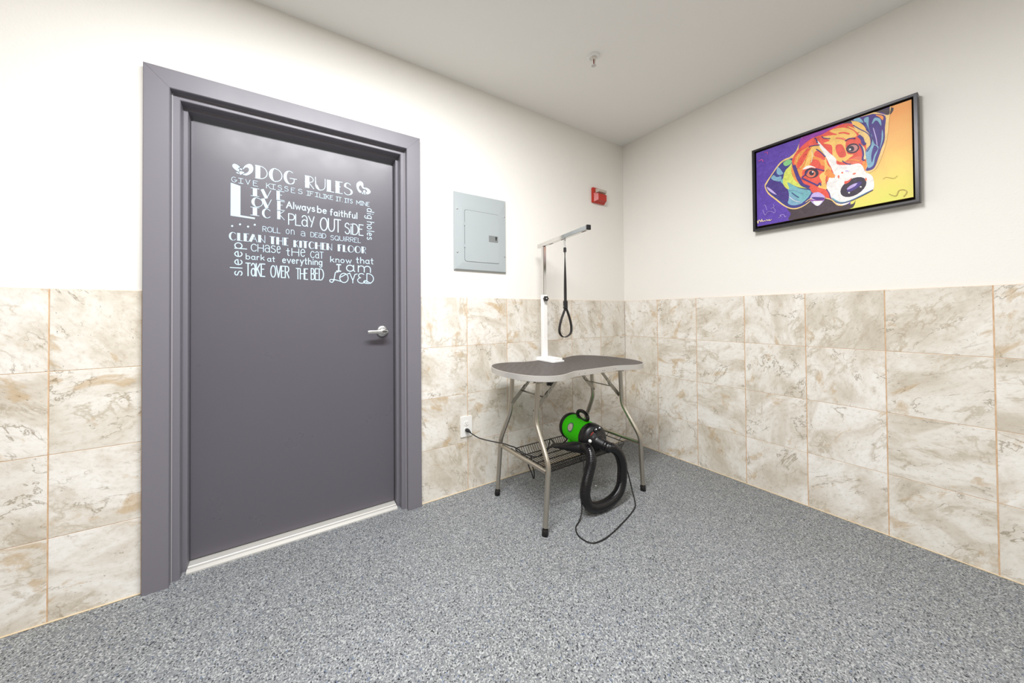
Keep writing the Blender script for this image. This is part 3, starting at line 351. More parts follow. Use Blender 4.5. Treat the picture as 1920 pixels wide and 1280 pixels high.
pr = [(.030, 0), (.030, .006), (.045, .014), (.052, .014), (.054, .012), (.064, .012), (.066, .015), (.11, .018), (.14, .018), (.14, 0)]
vs = [(x, y, z) for x in (-2.948, -2.026) for y, z in pr]; n = len(pr)
th.add(vs, [(i, (i+1) % n, n+(i+1) % n, n+i) for i in range(n)]+[tuple(range(n))[::-1], tuple(range(n, 2*n))])
th.build('threshold', M_alu, door)
hx, hz = -2.093, 1.037
hd = MB().lathe([(.031, .0), (.0335, .003), (.033, .008), (.028, .012), (.02, .014), (.0001, .0145)], 36, axisM((hx, .1, hz), (0, -1, 0))).build('door_handle', M_satin, door)
MB().lathe([(.016, .01), (.0145, .02), (.0135, .045), (.015, .048), (.016, .056), (.012, .058)], 24, axisM((hx, .1, hz), (0, -1, 0))).build('spindle', M_satin, hd)
lv = MB(); pts = []; sec = []
for i, (dx, hh, tt, yy) in enumerate([(.021, .016, .012, .0), (.012, .026, .016, .0), (-.012, .025, .016, .0), (-.035, .022, .013, .001), (-.062, .020, .011, .002), (-.083, .019, .010, .001), (-.090, .017, .008, .0)]):
    for a in range(12):
        an = 2*pi*a/12+pi/12; cx = max(-1, min(1, 1.25*cos(an))); sx = max(-1, min(1, 1.25*sin(an)))
        sec.append((hx+dx, .050-cx*tt*.5-yy+.0, hz-.002+sx*hh*.5))
lv.add(sec, [(i*12+j, i*12+(j+1) % 12, (i+1)*12+(j+1) % 12, (i+1)*12+j) for i in range(6) for j in range(12)], 0, True)
lv.add(sec[:12], [tuple(range(12))]); lv.add(sec[-12:], [tuple(range(12))])
lv.build('lever', M_satin, hd)
MB().box((hx+.006, .0415, hz-.0035), (hx+.018, .0435, hz+.0005)).build('keyhole', M_keyhole, hd)

# ------------------------------------------------------------------ lettering: strokes cut from vinyl
def arc(cx, cy, rx, ry, a0, a1, n=10):
    return [(cx+rx*cos(radians(a0+(a1-a0)*i/n)), cy+ry*sin(radians(a0+(a1-a0)*i/n))) for i in range(n+1)]
def ln(*p): return [(p[i], p[i+1]) for i in range(0, len(p), 2)]
O_ = arc(.5, .5, .5, .5, 90, 450, 20)
G = {  # (width, [(stroke, heavy?)])
'A': (.8, [(ln(0, 0, .5, 1), 1), (ln(.5, 1, 1, 0), 0), (ln(.2, .38, .8, .38), 0)]),
'B': (.6, [(ln(0, 0, 0, 1), 1), (ln(0, 1, .4, 1)+arc(.4, .76, .45, .24, 90, -90, 8)+ln(0, .52), 0), (ln(0, .52, .5, .52)+arc(.5, .26, .5, .26, 90, -90, 8)+ln(0, 0), 0)]),
'C': (.75, [(arc(.55, .5, .55, .5, 40, 320, 16), 1)]),
'D': (.8, [(ln(0, 0, 0, 1), 1), (ln(0, 1, .35, 1)+arc(.35, .5, .65, .5, 90, -90, 12)+ln(0, 0), 0)]),
'E': (.6, [(ln(0, 0, 0, 1), 1), (ln(0, 1, 1, 1), 0), (ln(0, .58, .7, .58), 0), (ln(0, 0, 1, 0), 0)]),
'F': (.6, [(ln(0, 0, 0, 1), 1), (ln(0, 1, 1, 1), 0), (ln(0, .55, .7, .55), 0)]),
'G': (.8, [(arc(.5, .5, .5, .5, 55, 330, 16)+ln(.93, .42), 1), (ln(.55, .45, 1.15, .45), 0)]),
'H': (.8, [(ln(0, 0, 0, 1), 1), (ln(1, 0, 1, 1), 0), (ln(0, .52, 1, .52), 0)]),
'I': (.3, [(ln(.5, 0, .5, 1), 1)]),
'K': (.7, [(ln(0, 0, 0, 1), 1), (ln(.9, 1, .05, .45), 0), (ln(.3, .6, 1, 0), 0)]),
'L': (.6, [(ln(0, 1, 0, 0), 1), (ln(0, 0, 1, 0), 0)]),
'M': (.9, [(ln(0, 0, 0, 1), 1), (ln(0, 1, .5, .35, 1, 1), 0), (ln(1, 1, 1, 0), 0)]),
'N': (.8, [(ln(0, 0, 0, 1), 1), (ln(0, 1, 1, 0), 0), (ln(1, 0, 1, 1), 0)]),
'O': (.9, [(O_[:11], 1), (O_[10:], 0)]),
'P': (.7, [(ln(0, 0, 0, 1), 1), (ln(0, 1, .5, 1)+arc(.5, .72, .5, .28, 90, -90, 8)+ln(0, .44), 0)]),
'Q': (.85, [(O_, 0), (ln(.6, .3, 1, -.02), 0)]),
'R': (.7, [(ln(0, 0, 0, 1), 1), (ln(0, 1, .5, 1)+arc(.5, .75, .45, .25, 90, -90, 8)+ln(0, .5), 0), (ln(.4, .5, 1, 0), 0)]),
'S': (.65, [(arc(.5, .74, .45, .26, 30, 200, 10)+arc(.5, .27, .48, .27, 70, -160, 12), 1)]),
'T': (.7, [(ln(.5, 0, .5, 1), 1), (ln(0, 1, 1, 1), 0)]),
'U': (.8, [(ln(0, 1, 0, .4)+arc(.5, .4, .5, .4, 180, 270, 6), 1), (arc(.5, .4, .5, .4, 270, 360, 6)+ln(1, 1), 0)]),
'u': (.8, [(ln(0, 1, 0, .4)+arc(.45, .4, .45, .4, 180, 340, 8)+ln(.9, .5, .9, 1), 0), (ln(.9, .5, 1.05, 0), 0)]),
'V': (.8, [(ln(0, 1, .5, 0), 1), (ln(.5, 0, 1, 1), 0)]),
'Y': (.7, [(ln(0, 1, .5, .5), 0), (ln(1, 1, .45, 0), 0)]),
'W': (1, [(ln(0, 1, .3, 0), 1), (ln(.3, 0, .5, .7, .7, 0, 1, 1), 0)]),
'.': (.12, [(ln(.4, .02, .6, .02), 0)]),
}
lo_ = arc(.45, .31, .42, .31, 90, 450, 14)
g = {
'a': (.6, [(lo_, 0), (ln(.87, .62, .87, .1, 1, 0), 0)]), 'b': (.6, [(ln(.05, 1, .05, 0), 0), (arc(.5, .31, .45, .31, 150, -150, 12), 0)]),
'd': (.6, [(lo_, 0), (ln(.9, 1, .9, 0), 0)]), 'e': (.58, [(ln(.1, .32, .88, .36)+arc(.48, .31, .42, .31, 10, 320, 14), 0)]),
'f': (.42, [(arc(.62, .8, .35, .2, 40, 180, 6)+ln(.28, 0), 0), (ln(0, .58, .75, .58), 0)]),
'g': (.6, [(lo_, 0), (ln(.88, .62, .88, -.15)+arc(.5, -.15, .38, .2, 0, -150, 7), 0)]),
'h': (.55, [(ln(.05, 1, .05, 0), 0), (arc(.5, .36, .42, .26, 160, 0, 8)+ln(.92, 0), 0)]), 'i': (.16, [(ln(.5, .58, .5, 0), 0), (ln(.5, .8, .5, .86), 0)]),
'k': (.55, [(ln(.05, 1, .05, 0), 0), (ln(.85, .6, .1, .28), 0), (ln(.35, .38, .95, 0), 0)]), 'l': (.16, [(ln(.5, 1, .5, 0), 0)]),
'm': (.95, [(ln(.05, .62, .05, 0), 0), (arc(.28, .36, .22, .26, 160, 0, 6)+ln(.5, 0), 0), (arc(.74, .36, .24, .26, 160, 0, 6)+ln(.98, 0), 0)]),
'n': (.55, [(ln(.05, .62, .05, 0), 0), (arc(.5, .36, .42, .26, 160, 0, 8)+ln(.92, 0), 0)]), 'o': (.6, [(lo_, 0)]),
'p': (.6, [(ln(.05, .62, .05, -.4), 0), (arc(.5, .31, .45, .31, 150, -150, 12), 0)]), 'r': (.42, [(ln(.1, .62, .1, 0), 0), (arc(.55, .36, .42, .26, 160, 50, 6), 0)]),
's': (.45, [(arc(.5, .46, .42, .16, 30, 200, 8)+arc(.5, .16, .45, .16, 70, -160, 8), 0)]), 't': (.42, [(ln(.4, .95, .4, .12)+arc(.65, .12, .25, .12, 180, 300, 5), 0), (ln(0, .64, .85, .64), 0)]),
'u': (.58, [(ln(.08, .62, .08, .25)+arc(.48, .25, .4, .25, 180, 350, 8)+ln(.88, .62), 0), (ln(.88, .5, .95, 0), 0)]), 'v': (.55, [(ln(0, .62, .5, 0, 1, .62), 0)]),
'w': (.8, [(ln(0, .62, .25, 0, .5, .55, .75, 0, 1, .62), 0)]), 'y': (.58, [(ln(.05, .62, .48, .05), 0), (ln(.95, .62, .5, 0, .25, -.35), 0)]),
}
LP = {  # looping capitals for LOVED
'L': (.85, [(arc(.75, .82, .2, .18, 60, 180, 5)+ln(.45, .3), 0), (ln(.45, .3)+arc(.2, .12, .2, .14, 40, 300, 8), 0), (ln(.28, .0, .5, .25, 1.15, .1), 0)]),
'O': (.75, [(arc(.5, .45, .5, .45, 120, 480, 20), 0), (ln(.05, .5, .35, .62, .7, .8), 0)]),
'V': (.8, [(ln(-.1, .85, .15, .95, .5, .25, .5, 0), 0), (ln(.5, .25, .75, .85, 1, .9), 0)]),
'E': (.7, [(arc(.55, .75, .4, .22, 40, 250, 8)+arc(.55, .28, .52, .28, 120, 350, 10), 0)]),
'D': (.85, [(ln(.2, .05, .2, 1), 0), (ln(.2, 1)+arc(.3, .5, .65, .5, 85, -105, 12), 0), (arc(.08, .15, .24, .13, -70, -300, 8), 0), (ln(.15, .27, .62, .02), 0)]),
}
A2 = (.72, [(arc(.5, .30, .45, .30, 60, 420, 14), 0), (arc(.48, .66, .46, .34, 150, 0, 8)+ln(.94, .1, 1.02, 0), 0)])
SX = {'PLaY': 'a', 'TaKE': 'a', 'DEaD': 'a', 'cHaSe': 'acSe', 'caT': 'ac', 'SiDE': 'i', 'SQUiRREL': 'i', 'tHe': 'te'}
STY = {'deco': (.30, .055), 'dserif': (.42, .06), 'thin': (.085, .085), 'thinx': (.085, .085), 'serif': (.10, .10), 'mid': (.13, .13), 'tall': (.075, .075), 'script': (.11, .11), 'fatserif': (.16, .16), 'fatx': (.13, .13), 'loop': (.075, .075)}
YC = [0]
def ribbon(mb, pts, w, y, mapf, caps=True):
    YC[0] += 1; y = y-.000018*(YC[0] % 14)
    P = [Vector(mapf(*p)) for p in pts]; P = [p for i, p in enumerate(P) if i == 0 or (p-P[i-1]).length > 1e-6]
    if len(P) < 2: return
    k = len(P); Ls = []; Rs = []
    closed = (P[0]-P[-1]).length < 1e-5
    for i in range(k):
        a = P[i]-P[i-1] if i > 0 else (P[-1]-P[-2] if closed else P[1]-P[0])
        b = P[i+1]-P[i] if i < k-1 else (P[1]-P[0] if closed else P[-1]-P[-2])
        a = a.normalized(); b = b.normalized(); t = (a+b)
        t = t.normalized() if t.length > .1 else a
        nrm = Vector((-t.y, t.x)); s = w/2/max(.45, nrm.dot(Vector((-a.y, a.x))))
        Ls.append(P[i]+nrm*s); Rs.append(P[i]-nrm*s)
    vs = [(p.x, y, p.y) for p in Ls]+[(p.x, y, p.y) for p in Rs]
    mb.add(vs, [(i, i+1, k+i+1, k+i) for i in range(k-1)])
    if caps and not closed and w < .006:
        for c in (P[0], P[-1]):
            y -= .000006
            mb.add([(c.x+w/2*cos(2*pi*j/10), y, c.y+w/2*sin(2*pi*j/10)) for j in range(10)], [tuple(range(10))])
def word(txt, sty, mapf, H, x1):
    """mapf: (u 0..x1 in metres, v in 0..1) -> door plane"""
    mb = MB(); hv, lt = STY[sty]; gl = []
    small = sty in ('mid', 'script', 'fatx', 'thinx')
    for ch in txt:
        if ch == 'a' and sty == 'thinx': q = A2; k = 1
        elif sty == 'loop': q = LP[ch]; k = 1
        elif small and ch in g: q = g[ch]; k = 1/.62 if sty in ('fatx', 'thinx') else 1
        elif ch.upper() in G and ch.isupper() or ch == '.': q = G[ch]; k = 1
        elif ch == 'a': q = A2; k = 1
        elif ch in 'ae': q = g[ch]; k = 1/.62
        elif ch == 'i': q = (.16, [(ln(.5, .72, .5, 0), 0), (ln(.5, .9, .5, .96), 0)]); k = 1
        elif ch == 'c': q = G['C']; k = 1
        elif ch == 't': q = g['t']; k = 1
        else: q = g[ch]; k = 1
        gl.append((ch, q, k))
    gap = {'deco': .14, 'tall': .14, 'serif': .22, 'loop': .02}.get(sty, .2)
    tot = sum(q[0] for _, q, _ in gl)+gap*(len(gl)-1); sc = x1/tot; u = 0
    for ch, q, k in gl:
        wd = q[0]*sc
        for st, heavy in q[1]:
            wt = (hv if heavy else lt)*H
            if sty == 'deco' and heavy and ch in 'COGSU':          # swelling bowl: crescent
                mm = len(st); off = .26
                out = [(u+x*wd, yv) for x, yv in st]; cx = sum(x for x, _ in st)/mm
                inn = [(u+(x+off*sin(pi*i/(mm-1)))*wd, yv) for i, (x, yv) in enumerate(st)]
                for i in range(mm-1):
                    q4 = [Vector(mapf(*p)) for p in (out[i], out[i+1], inn[i+1], inn[i])]
                    mb.add([(p.x, YD-.0003, p.y) for p in q4], [(0, 1, 2, 3)])
                ribbon(mb, [(u+x*wd, yv) for x, yv in st], lt*H, YD-.00002, mapf)
                continue
            sh = wt/2 if (heavy and hv > lt and len(st) == 2 and abs(st[0][0]-st[1][0]) < .01 and ch != 'I' and ch != 'T') else 0
            m0 = lt*.5 if True else 0
            ribbon(mb, [(u+x*wd+sh, m0+yv*k*(1-2*m0)) for x, yv in st], wt, YD, mapf, caps=(wt < .25*H))
        if ch == 'I' and sty in ('serif', 'dserif', 'fatserif'):
            for yy in (lt*.5, 1-lt*.5): ribbon(mb, [(u+wd*.5-.16*sc-.1*H, yy), (u+wd*.5+.16*sc+.1*H, yy)], lt*H, YD, mapf)
        u += wd+gap*sc
    return mb
YD = .0994
PHR = [(2, 'DOG RULES'), (12, 'GIVE KISSES'), (16, 'IF I LIKE IT. ITS MINE'), (18, None), (21, 'IVE, ending the word live'), (24, 'OVE, ending the word love'), (27, 'ICK, ending the word lick'), (30, 'Always be faithful'), (33, 'PLAY OUT SIDE'), (38, 'ROLL on a DEAD SQUIRREL'), (42, 'CLEAN THE KITCHEN FLOOR'), (45, 'CHASE THE CAT'), (48, 'bark at everything'), (50, 'know that'), (52, 'I am'), (56, 'TAKE OVER THE BED'), (57, 'LOVED')]
PHR[3] = (18, 'IF I LIKE IT. ITS MINE'); PHR.pop(2)
k0 = 0
for k1, phrase in PHR:
    mb = MB()
    for txt, sty, xa, xb, zb, zt_ in WORDS[k0:k1]:
        H = zt_-zb; W = xb-xa
        q = word(txt, sty, lambda u, v, xa=xa, zb=zb, H=H: (xa+u, zb+v*H), H, W); mb.add(q.v, q.f)
    o = mb.build('lettering', M_vinyl, leaf); o['label'] = 'pale blue lettering reading '+phrase; k0 = k1
for txt, d, xb_, xt_, za, zb_ in ROT:
    H = abs(xt_-xb_)*(1.0 if txt == 'sleep' else 1.0); Hs = H/.62 if txt == 'sleep' else H/.62; W = abs(zb_-za)
    if d == 'ccw': f_ = lambda u, v: (xb_-v*Hs, za+u)
    else: f_ = lambda u, v: (xb_+v*Hs, za-u)
    mb = word(txt, 'script', f_, Hs*.8, W); o = mb.build('lettering', M_vinyl, leaf); o['label'] = 'pale blue sideways lettering reading '+{'dig': 'dig', 'holes': 'holes', 'sleep': 'sleep'}[txt]
dm = MB()
NAMES = ['large_initial', 'heart_paw_motif', 'heart_paw_motif', 'dots']
def decal(idx, name, smooth):
    mb = MB()
    for k in idx:
        p = DECALS[k]
        if smooth: p = [tuple(q) for q in sub(p, 3)]
        mb.add([(x, YD, z) for x, z in p], [tuple(range(len(p)))])
    return mb.build(name, M_vinyl, leaf)
decal([0], 'lettering', False)['label'] = 'large pale blue letter L'; decal([1, 2, 3, 4, 5], 'heart_motif', True); decal([6, 7, 8, 9], 'heart_motif', True)
for k in range(10, 14): decal([k], 'dot', False)
# ------------------------------------------------------------------ electrical panel
pn = empty('electrical_panel', (-1.4735, .008, 1.67), 'pale grey breaker panel with a small hinged door, on the white wall', 'electrical panel')
px0, px1, pz0, pz1 = -1.672, -1.2755, 1.4165, 1.9215
c = MB(); e = .007
o_ = [(px0, pz0), (px1, pz0), (px1, pz1), (px0, pz1)]; i_ = [(px0+e, pz0+e), (px1-e, pz0+e), (px1-e, pz1-e), (px0+e, pz1-e)]
i2 = [(px0+.055, pz0+.05), (px1-.055, pz0+.05), (px1-.055, pz1-.09), (px0+.055, pz1-.09)]
vs = [(x, .008, z) for x, z in o_]+[(x, .002, z) for x, z in o_]+[(x, -.0085, z) for x, z in i_]+[(x, -.012, z) for x, z in i2]
fs = []
for k in range(3): fs += [(k*4+j, k*4+(j+1) % 4, (k+1)*4+(j+1) % 4, (k+1)*4+j) for j in range(4)]
fs.append((12, 13, 14, 15)); c.add(vs, fs); c.build('cover', M_panel, pn)
def rrect(x0, x1, z0, z1, r, n=5):
    out = []
    for cx, cz, a0 in ((x1-r, z1-r, 0), (x0+r, z1-r, 90), (x0+r, z0+r, 180), (x1-r, z0+r, 270)):
        out += [(cx+r*cos(radians(a0+90*i/n)), cz+r*sin(radians(a0+90*i/n))) for i in range(n+1)]
    return out
XZ = Matrix(((1, 0, 0, 0), (0, 0, 1, 0), (0, 1, 0, 0), (0, 0, 0, 1)))   # outline (x, z) -> world, extrude along y
dx0, dx1, dz0, dz1 = -1.600, -1.340, 1.476, 1.808
MB().prism(rrect(dx0-.0018, dx1+.0015, dz0-.0012, dz1+.0025, .014), -.0124, -.009, M=XZ).build('door_gap', M_panelgap, pn)
pd = MB().prism(rrect(dx0, dx1, dz0, dz1, .013), -.0150, -.009, M=XZ).build('panel_door', M_panel, pn)
MB().box((-1.4355, -.0157, dz0+.004), (dx1-.004, -.0149, dz1-.004), 0, .0003).build('raised_strip', M_panel, pd)
MB().box((-1.422, -.0168, 1.6185), (-1.350, -.0150, 1.661), 0, .0006).build('latch', mat('latch_grey', hexc('7C807F'), .5), pd)
MB().prism([(-1.372, 1.656), (-1.358, 1.656), (-1.362, 1.630), (-1.368, 1.630)], -.0172, -.0166, M=XZ).build('latch_slot', M_dark, pd)
for z in (1.715, 1.574):
    MB().tube([(-1.602, -.0148, z-.010), (-1.602, -.0148, z+.010)], .0035, 8).build('hinge', M_panel, pn)
for x, z in ((-1.652, 1.808), (-1.2935, 1.808), (-1.652, 1.531), (-1.2935, 1.531)):
    MB().lathe([(.0055, .0), (.0055, .002), (.003, .0042), (0.0001, .0046)], 12, axisM((x, -.0095, z), (0, -1, 0))).build('screw', M_satin, pn)

# ------------------------------------------------------------------ fire alarm
fa = empty('fire_alarm', (-.335, .008, 2.124), 'red fire alarm with a clear strobe lens, high on the wall near the corner', 'fire alarm')
ax0, ax1, az0, az1 = -.406, -.262, 2.062, 2.187
MB().box((ax0, -.012, az0), (ax1, .008, az1), 0, .003).build('base_plate', M_red, fa)
b = MB(); bo = [(ax0+.008, az0+.006), (ax1-.004, az0+.006), (ax1-.004, az0+.078), (ax0+.008, az0+.078)]; bi = [(ax0+.03, az0+.018), (ax1-.014, az0+.018), (ax1-.014, az0+.07), (ax0+.03, az0+.07)]
vs = [(x, -.011, z) for x, z in bo]+[(x, -.042, z) for x, z in bi]
b.add(vs, [(j, (j+1) % 4, 4+(j+1) % 4, 4+j) for j in range(4)]+[(4, 5, 6, 7)]); b.build('horn_housing', M_red, fa)
ls = MB(); lo2 = [(ax0+.03, az0+.082), (ax1-.002, az0+.082), (ax1-.002, az1-.008), (ax0+.03, az1-.008)]; li = [(ax0+.042, az0+.09), (ax1-.010, az0+.09), (ax1-.010, az1-.016), (ax0+.042, az1-.016)]
ls.add([(x, -.0115, z) for x, z in lo2]+[(x, -.040, z) for x, z in li], [(j, (j+1) % 4, 4+(j+1) % 4, 4+j) for j in range(4)]+[(4, 5, 6, 7)])
ls.build('strobe_lens', M_lens, fa)
MB().box((ax0+.055, -.030, az0+.094), (ax1-.025, -.0115, az1-.02), 0, .003).build('reflector', M_reflector, fa)

# ------------------------------------------------------------------ sprinkler
sp = empty('sprinkler_head', (-1.045, -.602, CH), 'small white fire sprinkler head hanging from the ceiling', 'sprinkler')
D = axisM((-1.045, -.602, CH), (0, 0, -1), (0, 1, 0))
MB().lathe([(.036, 0), (.036, .003), (.030, .009), (.024, .011), (.018, .004)], 32, D).build('escutcheon', M_whitepc, sp)
MB().lathe([(.012, .0), (.012, .016), (.009, .02)], 16, D).build('nipple', M_brass, sp)
fr_ = MB()
for s in (-1, 1): fr_.tube([(-1.045+s*.010, -.602, CH-.014), (-1.045+s*.0115, -.602, CH-.03), (-1.045+s*.009, -.602, CH-.045), (-1.045, -.602, CH-.055)], .0028, 8)
fr_.build('yoke', M_brass, sp)
MB().lathe([(.002, .018), (.003, .022), (.003, .04), (.0015, .046)], 10, D).build('bulb', M_bulb, sp)
df = MB(); k = 24; vs = [(-1.045+(.015 if j % 2 else .0105)*cos(2*pi*j/k), -.602+(.015 if j % 2 else .0105)*sin(2*pi*j/k), CH-z) for z in (.055, .0565) for j in range(k)]
df.add(vs, [(j, (j+1) % k, k+(j+1) % k, k+j) for j in range(k)]+[tuple(range(k))[::-1], tuple(range(k, 2*k))]); df.build('deflector', M_satin, sp)

# ------------------------------------------------------------------ wall outlet
wo = empty('wall_outlet', (-1.594, 0, .411), 'white duplex wall outlet with a black plug in its lower socket', 'outlet')
MB().prism(rrect(-1.636, -1.553, .3475, .4765, .006), -.0065, -.0002, M=XZ).build('cover_plate', M_plate, wo)
for z in (.4315, .3925):
    rc = MB().prism(rrect(-1.611, -1.578, z-.0145, z+.0145, .010), -.0085, -.006, M=XZ).build('socket', M_plate, wo)
    sl = MB().box((-1.6025, -.0087, z-.001), (-1.601, -.008, z+.007)).box((-1.588, -.0087, z), (-1.5865, -.008, z+.006)); sl.prism([(-1.5945+.0025*cos(a*.7), z-.008+.0025*sin(a*.7)) for a in range(9)], -.0087, -.008, M=XZ)
    sl.build('slots', M_keyhole, rc)
MB().lathe([(.003, 0), (.003, .001), (.0001, .0016)], 10, axisM((-1.5945, -.0063, .412), (0, -1, 0))).build('screw', M_satin, wo)

# ------------------------------------------------------------------ framed painting
pc = empty('framed_picture', (0, -1.34, 1.91), 'framed pop art painting of a hound in bright red, orange and blue on the wall', 'picture')
XP = lambda x: x
fy0, fy1, fz0, fz1 = -1.675, -1.004, 1.648, 2.168       # outer frame
f = MB()
prf = [(0, .0), (0, -.040), (.0015, -.0415), (.0125, -.0415), (.014, -.040), (.014, -.008)]
vs = []
for yy, zz in ((0, 0), (1, 0), (1, 1), (0, 1)):
    for s_, x_ in prf: vs.append((x_, (fy0+s_) if yy == 0 else (fy1-s_), (fz0+s_) if zz == 0 else (fz1-s_)))
n = len(prf); f.add(vs, [(k*n+i, k*n+i+1, ((k+1) % 4)*n+i+1, ((k+1) % 4)*n+i) for k in range(4) for i in range(n-1)])
f.build('frame', mat('dark_bronze_frame', hexc('343234'), .3, .4), pc)
MB().box((-.010, fy0+.013, fz0+.013), (-.0, fy1-.013, fz1-.013)).build('backing', M_canvasedge, pc)
cy0, cy1, cz0, cz1 = -1.655, -1.024, 1.6775, 2.1475
cv = MB().box((-.0296, cy0, cz0), (-.010, cy1, cz1)).build('canvas', mat('painted_canvas_side', hexc('A8762A'), .7), pc)
PC = {'purple': '6245AE', 'magenta': '9A3AA8', 'umber': '4B3D44', 'halo': 'F6CF86', 'navy': '3F3F8A', 'sky': '86B4CE', 'green': '8CD08A', 'teal': '7AB8C2', 'violet': '4A3687', 'lilac': 'C9B4EC', 'lime': 'DDE46A', 'orange': 'F79A4A', 'red': 'EF5A48', 'amber': 'FDCB6E', 'coral': 'F07A5C', 'cream': 'FBE6B4', 'white': 'FBF6F4', 'nose': '352A3E', 'skin': 'C98A8A', 'pink': 'D85AA8', 'olive': 'B9A35A'}
PM = {}
def pmat(k):
    if k not in PM:
        m = mat('paint_'+k, hexc(PC.get(k, 'FFFFFF')), .45, spec=.3); v = coords(m)
        base = hexc(PC.get(k, 'FFFFFF')); dk = tuple(c*.80 for c in base); lt = tuple(min(1, c*1.10+.015) for c in base)
        L(m, ramp(m, noise(m, v, 26, 5, .65, 1.2), [(.3, dk), (.5, base), (.7, lt)]), BS(m).inputs['Base Color'])
        if k == 'warm':
            se = N(m, 'ShaderNodeSeparateXYZ'); L(m, v, se.inputs[0])
            ad = N(m, 'ShaderNodeMath', operation='MULTIPLY_ADD'); L(m, noise(m, v, 7, 4, .6, 1), ad.inputs[0]); ad.inputs[1].default_value = .22; L(m, se.outputs['Z'], ad.inputs[2])
            mr = N(m, 'ShaderNodeMapRange'); L(m, ad.outputs[0], mr.inputs['Value']); mr.inputs['From Min'].default_value = -.15; mr.inputs['From Max'].default_value = .36
            L(m, ramp(m, mr.outputs[0], [(0, hexc('E2E66A')), (.3, hexc('F8DC78')), (.6, hexc('FBC070')), (1, hexc('F8A860'))]), BS(m).inputs['Base Color'])
        PM[k] = m
    return PM[k]
keys = []
im = MB(); xp = -.0298
def clampyz(p): return (max(cy0, min(cy1, p[0])), max(cz0, min(cz1, p[1])))
for name, sm, pts in PAINT:
    if name not in keys: keys.append(name)
    P = sub(pts, 4) if sm else [Vector(p) for p in pts]
    if name == 'purple': P = [Vector(p) for p in ((cy0, cz0), (cy1, cz0), (cy1, cz1), (cy0, cz1))]
    P = [clampyz(p) for p in P]; Q = [p for i, p in enumerate(P) if p != P[i-1]]
    im.add([(xp, y, z) for y, z in Q], [tuple(range(len(Q)))], keys.index(name)); xp -= .00004
for name, wd, pts in STROKES:
    if name not in keys: keys.append(name)
    tmp = MB(); P = [tuple(q) for q in sub(pts, 4, False)]
    ribbon(tmp, P, wd, 0, lambda a, b: (a, b))
    im.add([(xp, *clampyz((a, c_))) for a, _, c_ in tmp.v], tmp.f, keys.index(name)); xp -= .00004
im.build('painted_image', [pmat(k) for k in keys], cv)
# ------------------------------------------------------------------ grooming table
TX, TY, TZ = -1.05, -.375, .813
tb = empty('grooming_table', (TX, TY, 0), 'bone-shaped dog grooming table with a black mat, aluminium edge and folding steel legs', 'table')
def half(t):
    t = abs(t)
    if t < .15: return .228
    if t < .32: u = (t-.15)/.17; u = u*u*(3-2*u); return .228+.048*u
    if t >= .505: return 0
    return .276*(1-((t-.32)/.185)**2.3)**(1/2.1)
def outline(inset=0, n=72):
    xs = [-.505*cos(pi*i/n) for i in range(n+1)]
    up = [(x, half(x)) for x in xs]; P = up+[(x, -y) for x, y in up[-2:0:-1]]
    if inset:
        k = len(P); Q = []
        for i in range(k):
            a = Vector(P[i-1]); b = Vector(P[(i+1) % k]); d = (b-a).normalized(); Q.append((P[i][0]-(-d.y)*(-inset)*1, P[i][1]-(d.x)*(-inset)*1))
        c0 = sum(abs(q[0]) for q in Q); c1 = sum(abs(p[0]) for p in P)
        if c0 > c1: Q = [(2*p[0]-q[0], 2*p[1]-q[1]) for p, q in zip(P, Q)]
        P = Q
    return [(TX+x, TY+y) for x, y in P]
MB().prism(outline(.004), TZ-.028, TZ-.003).build('board', mat('table_board', hexc('3A3634'), .6), tb)
MB().prism(outline(.0035), TZ-.003, TZ).build('rubber_mat', M_mat, tb)
r_ = MB(); oo = outline(0); oi = outline(.0035); k = len(oo)
lv_ = [(oi, TZ-.001), (oi, TZ+.0012), (oo, TZ+.0006), (oo, TZ-.006), (oo, TZ-.029), (outline(.006), TZ-.031), (outline(.012), TZ-.0285)]
vs = [(x, y, z) for O, z in lv_ for x, y in O]
for l in range(len(lv_)-1): r_.add(vs[l*k:(l+2)*k], [(i, (i+1) % k, k+(i+1) % k, k+i) for i in range(k)], 0, True)
rim = r_.build('metal_rim', M_rim, tb)
yf = TY-.2285
for x in (-1.19, -1.145, -1.0, -.985, -.90, -.885): MB().lathe([(.003, 0), (.0025, .001), (.0001, .0018)], 8, axisM((x, TY-half(x-TX)-.0002, TZ-.017), (0, -1, 0))).build('rivet', M_galv, rim)
def leg(side, fb):
    xt, xb_ = (-1.39, -1.4555) if side < 0 else (-.70, -.6445)
    yt, yb = (-.49, -.613) if fb < 0 else (-.24, -.153)
    X = lambda z: xb_+(xt-xb_)*z/.785
    raw = [(yt, .787), (yt, .70), (yt, .60), (yt, .555), (yt+(yb-yt)*.10, .515), (yt+(yb-yt)*.5, .44), (yt+(yb-yt)*.90, .365), (yb, .325), (yb, .28), (yb, .15), (yb, .0)]
    P = [tuple(q) for q in sub([(X(z), y, z) for y, z in raw], 3, False)]
    P = [p for p in P if p[2] > .02]
    o = MB().tube(P, .0138, 16).build('leg', M_steel, tb)
    q = P[-1]
    MB().lathe([(.0145, .032), (.0165, .029), (.0168, .0), (.0145, -.0)], 18, axisM((X(0), yb, 0), (xt-xb_, 0, .785))).build('rubber_foot', M_rubber, o)
    return X
